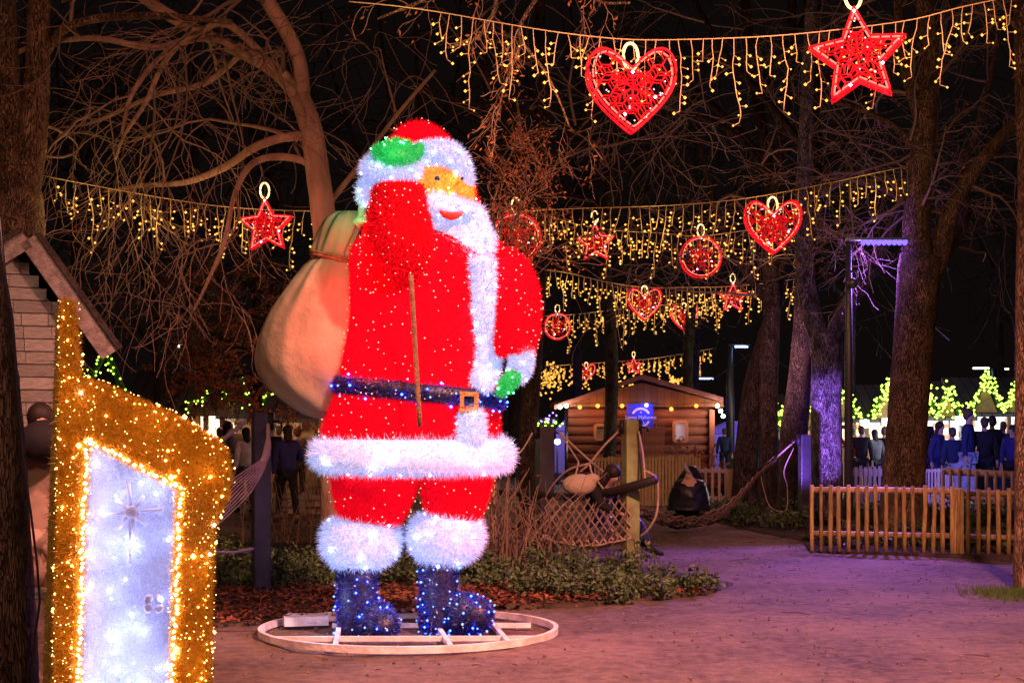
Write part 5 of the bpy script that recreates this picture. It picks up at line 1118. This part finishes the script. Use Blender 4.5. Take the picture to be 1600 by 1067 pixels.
# ============================================================ fences
honey = mat('honey_wood', (.60, .42, .15), .6, col2=(.33, .21, .07), scale=7, stretch=(6, 6, 1), bump=.4, bscale=12, spec=.4)
greyw = mat('pinkish_pale_wood', (.56, .40, .34), .7, col2=(.42, .29, .25), scale=5, bump=.4); yelw = mat('yellowish_wood', (.46, .35, .12), .7, col2=(.34, .25, .08), scale=5, bump=.4)
def fence(label, A, B, h, n, pw, m, rails=(.28, .93), railh=.07, round_=True, seed=1, group=None, posts=(), proud=0, z0=0.02):
    A, B = Vector(A), Vector(B); r = random.Random(seed); o = thing('fence', label, 'fence', A.lerp(B, .5) * 1.0, group); o.location.z = 0
    d = (B - A).normalized(); nrm = Vector((-d.y, d.x, 0)); nrm = -nrm if nrm.y > 0 else nrm
    for f in rails:
        mb = MB()
        if round_: mb.tube([A + Vector((0, 0, h * f)) - nrm * .0, A.lerp(B, .5) + Vector((0, 0, h * f + r.gauss(0, .006))), B + Vector((0, 0, h * f))], railh / 2, 8)
        else: mb.bar(A + Vector((0, 0, h * f)), B + Vector((0, 0, h * f)), .03, railh)
        mb.build('rail', m, o, round_)
    for i in range(n):
        t = i / (n - 1); b = A.lerp(B, t) + nrm * (pw * .5 + (railh / 2 if round_ else .017)); w = pw * r.uniform(.85, 1.15); hh = h * r.uniform(.985, 1.02); lean = r.gauss(0, .010)
        mb = MB()
        if round_: mb.tube([b + Vector((0, 0, z0)), b + Vector((lean * .5 + r.gauss(0, .003), 0, hh * .33)), b + Vector((lean, 0, hh * .66)), b + Vector((lean, 0, hh))], [w / 2, w / 2 * 1.05, w / 2 * .97, w / 2 * .93], 9)
        else: mb.box(b + Vector((0, 0, hh / 2)), (w, .02, hh), rz=math.atan2(d.y, d.x))
        mb.build('picket', m, o, round_)
    for t in posts:
        b = A.lerp(B, t) + nrm * .01; mb = MB(); mb.box(b + Vector((0, 0, h * .5)), (.11, .11, h * 1.0), rz=math.atan2(d.y, d.x)); mb.build('post', m, o, False)
    return o
nt = honey.node_tree; oi = nt.nodes.new('ShaderNodeObjectInfo'); hs = nt.nodes.new('ShaderNodeHueSaturation'); mr = nt.nodes.new('ShaderNodeMapRange'); mr.inputs[3].default_value = .62; mr.inputs[4].default_value = 1.2
b_ = nt.nodes['Principled BSDF']; nt.links.new(oi.outputs['Random'], mr.inputs[0]); nt.links.new(mr.outputs[0], hs.inputs['Value']); nt.links.new(b_.inputs['Base Color'].links[0].from_socket, hs.inputs['Color']); nt.links.new(hs.outputs[0], b_.inputs['Base Color'])
fa = G(1268, 862); fb = G(1500, 866); fence('honey coloured round picket fence panel in front of the massive trunk', (fa.x, 19.55, 0), (P(1488, 0, 19.1).x, 19.1, 0), .82, 16, .05, honey, posts=(), seed=3)
fence('honey coloured round picket fence panel beside the right edge trunk', (P(1497, 0, 19.08).x, 19.08, 0), (P(1640, 0, 18.8).x, 18.8, 0), .80, 10, .05, honey, seed=4, posts=(.01,))
mb = MB(); mb.tube([P(1268, 865, 19.3) * 1, P(1268, 757, 19.3)], .035, 10); 
fence('pale fence panel behind the strap of the far hammock', (P(1142, 0, 30).x, 30, 0), (P(1250, 0, 29.5).x, 29.5, 0), .70, 13, .045, greyw, rails=(.18, .92), railh=.10, round_=False, seed=5, posts=(0,))
fence('short pale fence panel right of the cabin shrubs', (P(1094, 0, 30.5).x, 30.5, 0), (P(1136, 0, 30.2).x, 30.2, 0), .72, 5, .05, greyw, rails=(.2, .92), railh=.07, round_=False, seed=6)
fence('yellowish fence panel left of the olive post', (P(930, 0, 30).x, 30, 0), (P(972, 0, 30).x, 30, 0), .93, 9, .045, yelw, rails=(.3, .95), railh=.06, round_=False, seed=7)
fence('yellowish close boarded fence right of the olive post', (P(998, 0, 30.4).x, 30.4, 0), (P(1092, 0, 30.6).x, 30.6, 0), .92, 19, .05, yelw, rails=(.3, .95), railh=.06, round_=False, seed=8)
fence('tall brown slatted screen against the cabin wall', (P(994, 0, 33).x, 33, 0), (P(1037, 0, 33).x, 33, 0), 1.5, 16, .022, mat('brown_slat', (.24, .15, .09), .8), rails=(.5, .95), railh=.05, round_=False, seed=9)
fence('pale fence panel between lamp post and massive trunk', (P(1322, 0, 29).x, 29, 0), (P(1388, 0, 29).x, 29, 0), .78, 10, .05, greyw, rails=(.3, .86), railh=.13, round_=False, seed=10)
fence('pale fence panel right of the massive trunk', (P(1440, 0, 28.5).x, 28.5, 0), (P(1486, 0, 28.5).x, 28.5, 0), .75, 10, .035, greyw, rails=(.25, .96), railh=.05, round_=False, seed=11)
fence('pale log railed fence in front of the people in pale jeans', (P(1480, 0, 26.8).x, 26.8, 0), (P(1590, 0, 25).x, 25, 0), .80, 9, .06, greyw, rails=(.45, .95), railh=.12, seed=12)
# ============================================================ cabin
CY = 38; logm = plank_mat('red_brown_log', (.36, .13, .065), (.06, .02, .012), .21, 'z', .3); gab = plank_mat('gable_board', (.12, .042, .02), (.04, .02, .01), .16, 'x', .35)
q = P(1005, 700, CY); cab = thing('log_cabin', 'red brown log cabin with low gable roof and blue banner', 'cabin', (q.x, CY, 0))
xl, xr = P(888, 0, CY).x, P(1114, 0, CY).x; ze = P(0, 637, CY).z; pk = P(1003, 596, CY)
mb = MB(); zz = 0.0
while zz < ze - .05:
    h_ = min(.21, ze - zz); mb.tube([(xl, CY + .1, zz + h_ / 2), (xr, CY + .1, zz + h_ / 2)], h_ * .56, 12); zz += .21
mb.box(((xl + xr) / 2, CY + 1.8, ze / 2), (xr - xl - .05, 3.3, ze - .01)); mb.build('wall', mat('log', (.15, .036, .02), .7, col2=(.09, .022, .012), scale=3, stretch=(1, 6, 14), bump=.6), cab)
mb = MB(); mb.prism([(xl - .45, ze + .02), (xr + .25, ze + .02), (xr + .22, ze + .12), (pk.x, pk.z - .04), (xl - .4, ze + .12)], CY - .12, CY + .0); mb.build('gable', gab, cab, False)
mb = MB(); L1, L2 = P(866, 640, CY - .2), P(1130, 628, CY - .2); T_ = P(1003, 592, CY - .2)
for a in (L1, L2):
    v = [(a.x, a.z), (T_.x, T_.z), (T_.x, T_.z + .11), (a.x, a.z + .11)]
    mb.add([(x, CY - .25, z) for x, z in v] + [(x, CY + 3.6, z) for x, z in v], [(0, 1, 2, 3), (7, 6, 5, 4), (0, 4, 5, 1), (3, 2, 6, 7), (0, 3, 7, 4), (1, 5, 6, 2)])
mb.build('roof', mat('pinkish_roof_edge', (.20, .075, .07), .8, col2=(.13, .05, .045), scale=6), cab, False)
mb = MB(); mb.box((xr - .03, CY - .04, ze / 2), (.12, .1, ze - .1)); mb.build('corner_post', mat('corner_wood', (.17, .05, .03), .7), cab, False)
def window(px0, px1, py0, py1, gm, nm='window'):
    a, b_ = P(px0, py1, CY - .05), P(px1, py0, CY - .05); mb = MB(); w = .07
    for c, d in (((a.x, a.z), (b_.x, a.z)), ((a.x, b_.z), (b_.x, b_.z)), ((a.x, a.z), (a.x, b_.z)), ((b_.x, a.z), (b_.x, b_.z))): mb.bar((c[0], CY - .06, c[1]), (d[0], CY - .06, d[1]), .06 if c[0] != d[0] else .058, w)
    f = mb.build(nm, mat('window_wood', (.30, .12, .07), .7), cab, False)
    mb = MB(); mb.box(((a.x + b_.x) / 2, CY - .045, (a.z + b_.z) / 2), (b_.x - a.x - .04, .01, b_.z - a.z - .04)); mb.build('pane', gm, f, False)
window(1053, 1073, 659, 689, mat('misted_pane', (.35, .33, .42), .3, em=(.55, .42, .65), es=.16)); window(930, 950, 664, 686, mat('dark_pane', (.12, .09, .07), .3, col2=(.2, .16, .13), scale=10))
# banner with its roundel
ba, bb = P(979, 673, CY - .12), P(1021, 631, CY - .12); q = (ba + bb) / 2
bn = thing('banner', 'square blue banner with a pale round emblem on the cabin front', 'banner', q); mb = MB(); mb.box(q, (bb.x - ba.x, .015, bb.z - ba.z))
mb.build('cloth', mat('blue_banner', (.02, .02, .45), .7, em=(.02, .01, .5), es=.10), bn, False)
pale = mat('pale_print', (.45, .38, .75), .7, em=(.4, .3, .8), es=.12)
mb = MB(); R1 = .235
for a0, a1 in ((25, 155), (205, 335)):
    n = 14; v = []
    for i in range(n + 1):
        a = R(a0 + (a1 - a0) * i / n); 
        for rr in (R1 * .78, R1): v.append((q.x + .02 + rr * math.cos(a), q.y - .012, q.z + rr * math.sin(a)))
    mb.add(v, [(2 * i, 2 * i + 1, 2 * i + 3, 2 * i + 2) for i in range(n)])
for dx, dz in ((0.02, .12), (-.03, -.13), (.09, -.13)): mb.ball((q.x + dx, q.y - .014, q.z + dz), (.018, .003, .018), 8, 5)
mb.build('emblem', pale, bn, False)
tc = bpy.data.curves.new('lettering', 'FONT'); tc.body = 'Lomo Mykonos'; tc.size = .118; tc.align_x = 'CENTER'; tc.align_y = 'CENTER'; tc.extrude = .002; tc.materials.append(pale)
t0 = bpy.data.objects.new('t', tc); S.collection.objects.link(t0); dg = bpy.context.evaluated_depsgraph_get(); dg.update(); lm = bpy.data.meshes.new_from_object(t0.evaluated_get(dg)); bpy.data.objects.remove(t0)
to = bpy.data.objects.new('lettering', lm); S.collection.objects.link(to); to.parent = bn; to.location = (.02, -.016, 0); to.rotation_euler = (R(90), 0, 0)
# string of bulbs along the cabin eave
amb = glow('bulb_amber', (1, .40, .05), 2.4); whb = glow('bulb_warm_white', (1, .82, .6), 30); blb = glow('bulb_blue_white', (.45, .5, 1), 3)
q = P(1010, 630, CY - .45); sl = thing('festoon_lights', 'string of round bulbs along the cabin eave', 'string lights', q); wr = []
bs = [(885, 634, whb), (906, 636, amb), (934, 634, amb), (972, 634, amb), (1010, 633, blb), (1049, 639, amb), (1088, 634, amb), (1121, 634, whb), (1126, 642, whb), (1130, 650, whb), (875, 636, whb)]
mb = MB(); mb.tube([P(x, y - 5, CY - .45) for x, y, _ in sorted(bs[:9])], .008, 4); mb.build('wire', ironm, sl)
for x, y, m in bs:
    mb = MB(); c = P(x, y, CY - .45); mb.ball(c, .05, 10, 7); mb.build('bulb', m, sl); lamp('bulb_light', c + Vector((0, .1, -.06)), {amb: (1, .42, .12), whb: (1, .85, .65), blb: (.35, .35, 1)}[m], 9, .05, parent=sl)
lamp('cabin_spot', P(1090, 560, CY - 6), (1, .22, .30), 36, .2)
# shrubs in tubs in front of the cabin
r = random.Random(77)
for k, (px, py, w_, h_, lab) in enumerate([(1062, 715, 1.1, 1.3, 'reddish shrub below the small cabin window'), (1098, 712, 1.2, 1.25, 'reddish shrub at the right corner of the cabin'), (1135, 720, 1.0, .8, 'dark shrub between cabin corner and leaning trunk')]):
    x = P(px, 0, 32).x; shrub(x, 32, w_, h_, 40, lab, None, r, .06, leafC if k < 2 else leafA)
# ============================================================ market stalls
roofd = plank_mat('stall_roof', (.12, .10, .11), (.02, .02, .02), .25, 'x', .3); stw = mat('stall_wood', (.34, .19, .09), .75, col2=(.22, .12, .06), scale=5, bump=.5)
lit = glow('stall_interior', (1, .80, .50), 2.2); litw = glow('stall_interior_white', (.80, .85, 1), 3); grn = glow('led_green_yellow', (.50, 1, .06), 7); grnd = mat('fir_garland', (.02, .07, .015), .8)
signw = glow('strip_sign', (.6, .75, 1), 3)
def stall(label, px0, px1, Y, pyE, peaks, inner, seed, light, lcol=(1, .85, .6), counter=700, body=True):
    """open fronted stall: posts, roof, counter, lit back wall; peaks: fairy-lit gables on the eave"""
    x0, x1 = P(px0, 0, Y).x, P(px1, 0, Y).x; ze = P(0, pyE, Y).z; zc = min(1.0, max(.5, P(0, counter, Y).z)); r = random.Random(seed)
    o = thing('market_stall', label, 'market stall', ((x0 + x1) / 2, Y, 0), 'lit market stalls beyond the trees'); mb = MB()
    for x in (x0 + .06, (x0 + x1) / 2, x1 - .06): mb.box((x, Y, ze / 2), (.10, .10, ze))
    mb.build('posts', stw, o, False); mb = MB(); mb.box(((x0 + x1) / 2, Y + .1, zc / 2), (x1 - x0 - .02, .3, zc)); mb.build('counter', stw, o, False)
    mb = MB(); mb.box(((x0 + x1) / 2, Y + 1.5, ze / 2), (x1 - x0, .06, ze)); mb.build('back_wall', inner, o, False)
    mb = MB(); n = int((x1 - x0) / .28)     # goods on the shelves
    for i in range(n):
        for zz in (ze * .55, ze * .72, ze * .88):
            if r.random() < (.8 if seed != 5 else .25): mb.box((x0 + .2 + i * .28, Y + 1.25, zz), (r.uniform(.08, .2), .1, r.uniform(.08, .22)))
    mb.build('goods', stw, o, False)
    mb = MB(); v = [(x0 - .2, Y - .35, ze), (x1 + .2, Y - .35, ze), (x1 + .2, Y + 1.6, ze + .9), (x0 - .2, Y + 1.6, ze + .9)]
    mb.add(v + [(a, b, c - .08) for a, b, c in v], [(0, 1, 2, 3), (7, 6, 5, 4), (0, 4, 5, 1), (1, 5, 6, 2), (2, 6, 7, 3), (3, 7, 4, 0)]); mb.build('roof', roofd, o, False)
    for (a, b, c, top) in peaks:
        A, T_, B = P(a, pyE - 2, Y - .4), P(b, top, Y - .4), P(c, pyE - 2, Y - .4); g = MB(); g.tube([A, T_, B], .07, 6); C = []
        for (p, q_) in ((A, T_), (T_, B)):
            k = max(6, int((q_ - p).length / .022)); C += [tuple(p.lerp(q_, i / k) + Vector((r.gauss(0, .07), -.08 + r.gauss(0, .03), r.gauss(0, .07)))) for i in range(k)]
        g.octas(C, .031, 1); gb = g.build('gable_garland', [grnd, grn], o)
        mb = MB(); mb.add([tuple(A + Vector((.1, .05, 0))), tuple(B + Vector((-.1, .05, 0))), tuple(T_ + Vector((0, .05, -.15)))] + [tuple(A + Vector((.1, .12, 0))), tuple(B + Vector((-.1, .12, 0))), tuple(T_ + Vector((0, .12, -.15)))], [(0, 1, 2), (5, 4, 3), (0, 3, 4, 1), (1, 4, 5, 2), (2, 5, 3, 0)]); mb.build('gable_board', stw, o, False)
    lamp('stall_light', ((x0 + x1) / 2, Y + .6, ze - .3), lcol, light, .2, parent=o)
    return o
stall('bright market stall with two lit gables left of the right edge trunk', 1512, 1640, 38, 646, [(1516, 1541, 1566, 586), (1568, 1594, 1618, 588)], litw, 1, 90, (.9, .9, 1))
stall('bright market stall with one lit gable right of the massive trunk', 1432, 1508, 38, 652, [(1422, 1446, 1462, 600), (1464, 1481, 1500, 604)], litw, 2, 90, (.9, .9, 1))
stall('warm market stall either side of the tall lamp post', 1306, 1402, 40, 655, [(1300, 1318, 1342, 612), (1362, 1388, 1412, 596)], lit, 3, 70)
stall('small lit stall peeping out left of the purple lit tree', 1216, 1296, 42, 668, [(1226, 1236, 1246, 632), (1250, 1268, 1290, 622), (1214, 1222, 1230, 636)], lit, 4, 50)
stall('market stall with bright window left of the autumn leaved tree', 292, 352, 33, 644, [], lit, 5, 130, (1, .85, .55), 690)
stall('long market stall behind the left steel post', 356, 500, 34, 654, [], mat('stall_back_brown', (.3, .17, .09), .8), 6, 26, (1, .7, .4), 690)
stall('dim timber stall with snow lights on its roof left of the bright window', 205, 290, 34, 642, [], mat('stall_back_dim', (.3, .15, .08), .8), 7, 14, (1, .55, .3), 690)
# fairy lit A frame above the gold light box, garlands on the left stalls
def fairy(label, lines, Y, dens, rb, seed, m=grn, name='fir_garland', cat='fir garland', th=.06):
    r = random.Random(seed); q = P(*lines[0][0], Y); o = thing(name, label, cat, q); g = MB(); C = []
    for ln in lines:
        L_, _ = smoothline([(P(x, y, Y), .05) for x, y in ln], 5); g.tube(L_, th, 6)
        for a, b_ in zip(L_[:-1], L_[1:]):
            k = max(1, int((b_ - a).length / dens)); C += [tuple(a.lerp(b_, r.random()) + Vector((r.gauss(0, th), -th - r.random() * .03, r.gauss(0, th)))) for _ in range(k)]
    g.build('fir_branch', grnd, o); g2 = MB(); g2.octas(C, rb); g2.build('led_lamps', m, o); return o
fairy('green lit A shaped garland above the gold light box', [[(136, 598), (150, 575), (165, 550)], [(165, 550), (178, 575), (188, 600), (198, 622)]], 29, .035, .020, 1)
fairy('green lit garland swag over the bright stall window', [[(294, 645), (300, 628), (315, 626), (330, 612)]], 32.5, .035, .022, 2)
fairy('short drooping green lit garland on the long stall', [[(352, 610), (356, 628), (362, 638)]], 33, .04, .022, 3)
fairy('green lit garland hanging left of the left steel post', [[(376, 590), (382, 608), (388, 634)]], 33, .04, .022, 4)
fairy('green lit garland curling right of the left steel post', [[(408, 636), (414, 622), (422, 612)]], 33, .04, .022, 5)
fairy('string of lime and violet lamps seen left of the cabin', [[(832, 662), (850, 664), (874, 662)]], 42, .03, .03, 6, grn, 'fir_garland')
fairy('violet lamp row above the lime lamps left of the cabin', [[(834, 655), (850, 656), (872, 654)]], 42, .03, .03, 7, glow('led_violet', (.4, .2, 1), 4), 'lamp_row', 'lamp row')
# violet tent and lit gap right and left of the cabin
tent = mat('pale_tent_cloth', (.6, .55, .8), .8); 
for px, py, w_, Y, lab in ((1142, 655, 1.9, 52, 'pale violet lit tent right of the cabin'), (1166, 648, 1.2, 54, 'violet lit tent partly behind the leaning trunk'), (888, 650, .9, 50, 'narrow violet lit tent left of the cabin wall'), (1204, 650, 1.4, 54, 'violet lit tent between the mossy trunk and the brown trunk')):
    q = P(px, py, Y); o = thing('tent', lab, 'tent', (q.x, Y, 0)); h_ = q.z; mb = MB(); w2 = w_ / 2
    mb.add([(q.x, Y, h_)] + [(q.x + a * w2, Y + b * w2, h_ - .45) for a, b in ((-1, -1), (1, -1), (1, 1), (-1, 1))], [(0, 1, 2), (0, 2, 3), (0, 3, 4), (0, 4, 1)]); mb.build('roof', tent, o, False)
    mb = MB(); mb.box((q.x, Y, (h_ - .47) / 2), (w_ * .98, w_ * .98, h_ - .47)); mb.build('wall', tent, o, False)
    lamp('tent_light', (q.x, Y - w2 - 1.2, 1.9), (.22, .14, 1), 60, .2, parent=o)
# ============================================================ lamp posts
polem = mat('lamp_pole', (.10, .10, .12), .4, .6, spec=.5)
def lamppost(label, px, py, Y, x0, x1, col, strong, w, seed=1):
    q = P(px, py, Y); o = thing('lamp_post', label, 'lamp post', (q.x, Y, 0)); s = Y / 22
    mb = MB(); mb.tube([(q.x, Y, 0), (q.x, Y, q.z * .62), (q.x, Y, q.z)], [.062 * s, .058 * s, .035 * s], 14); mb.tube([(q.x, Y, 0), (q.x, Y, .3)], .09 * s, 14); mb.build('pole', polem, o)
    a, b = P(x0, py, Y), P(x1, py, Y); mb = MB(); mb.box(((q.x + b.x) / 2, Y, q.z + .035), (abs(b.x - q.x) + .06, .14, .03)); mb.build('arm', polem, o, False)
    mb = MB(); n = 9
    for i in range(n): mb.ball(a.lerp(b, (i + .5) / n) + Vector((0, 0, -.005)), ((b.x - a.x) / n * .50, .07, .042), 8, 5)
    mb.build('led_strip', col, o)
    if strong:
        mb = MB(); mb.ball((q.x + .03, Y - .1, q.z * .86), (.07, .07, .07), 12, 8); mb.tube([(q.x, Y, q.z * .9), (q.x + .09, Y - .08, q.z * .9), (q.x + .1, Y - .1, q.z * .86)], .018, 6); mb.build('camera_dome', polem, o)
    return o
viol = glow('strip_violet', (.09, .055, 1), 4.5); cyan = glow('strip_cold', (.35, .50, 1), 5)
lp = lamppost('tall lamp post with a violet light strip in front of the massive trunk', 1326, 378, 21.0, 1345, 1418, viol, True, 1)
lamppost('slim violet lit lamp post between cabin and leaning trunk', 1141, 541, 45, 1148, 1169, cyan, False, 1)
lamppost('distant lamp post with a pale strip just above the right cabin slope', 1086, 591, 60, 1091, 1115, cyan, False, 1)
lamppost('distant lamp post with a row of cold lamps above the stall gables', 1553, 575, 60, 1520, 1546, glow('strip_cold_white', (.6, .75, 1), 5), False, 1)
lamppost('distant lamp post with a short warm lamp above the stalls', 1561, 576, 62, 1566, 1576, glow('strip_warm', (1, .9, .6), 4), False, 1)
lamppost('distant lamp post with cold lamps left of the massive trunk', 1386, 607, 60, 1360, 1379, glow('strip_cold_dim', (.5, .7, 1), 3), False, 1)
lamp('strip_and_crowd_light', P(1385, 392, 22.0), (.38, .14, 1), 4000, .22, 'SPOT', lp, P(1265, 890, 17), 72, .9)
lamp('strip_and_crowd_light', P(1350, 392, 21.6), (.30, .14, 1), 25, .15, parent=lp)
lamp('strip_and_crowd_light', P(1480, 560, 25.5), (.25, .20, 1), 1000, .15, 'SPOT', lp, P(1510, 700, 31), 70, .7)  # added spot away from the post, brightens the crowd at right
lamp('street_and_added_light', P(1190, 560, 26.5), (1, .42, .62), 130, .2)  # unseen pink point added to light the far fence and ground
lamp('left_crowd_fill', (-5.2, 30.5, 2.5), (1, .62, .38), 70, .2)  # added warm point without a fixture, brightens the left crowd
lamp('violet_tree_spot', P(1215, 800, 21.5) , (.34, .14, 1), 1700, .08, 'SPOT', None, P(1292, 665, 24.4), 30, .6)
# floodlights by the stalls
for px, py, Y, c, s_, w_, lab in ((1503, 657, 34, (.8, .88, 1), .10, 260, 'dazzling cold floodlight above the people in pale jeans'), (1352, 662, 36.5, (1, .95, .85), .10, 200, 'dazzling white floodlight between lamp post and massive trunk'), (1385, 659, 37.5, (1, .93, .8), .09, 120, 'smaller bright floodlight tight against the massive trunk'), (871, 690, 40, (.6, .7, 1), .07, 30, 'bluish bright lamp right of the half hidden steel post'), (280, 540, 45, (1, .8, .55), .045, 20, 'lone white lamp high in the dark trees at left')):
    q = P(px, py, Y); o = thing('floodlight', lab, 'floodlight', (q.x, Y, q.z)); mb = MB(); mb.ball(q, s_, 14, 8); mb.build('lens', glow('flood', c, 60, sample=False), o)
    mb = MB(); mb.box(q + Vector((0, .12, 0)), (s_ * 2.3, .12, s_ * 2.0)); mb.tube([(q.x, Y + .14, 0), (q.x, Y + .14, q.z)], .02, 6); mb.build('housing', ironm, o, False)
    lamp('flood_light', q + Vector((0, -.35, 0)), c, w_ * .8, .15, parent=o)
# slatted timber edging on the path at left, far brightly lit bits
mb = MB()
for z in (.08, .2, .32): mb.bar(P(430, 0, 27).xy.to_3d() + Vector((0, 0, z)), P(520, 0, 27).xy.to_3d() + Vector((0, 0, z)), .05, .07)
for px in (432, 475, 518): mb.box((P(px, 0, 27.06).x, 27.06, .2), (.08, .06, .4))
tag(mb.build('bench', mat('old_timber', (.34, .28, .2), .8), None, False, loc=(P(475, 0, 27).x, 27, 0)), 'low timber slats beside the path left of the lit figure', 'timber edging')
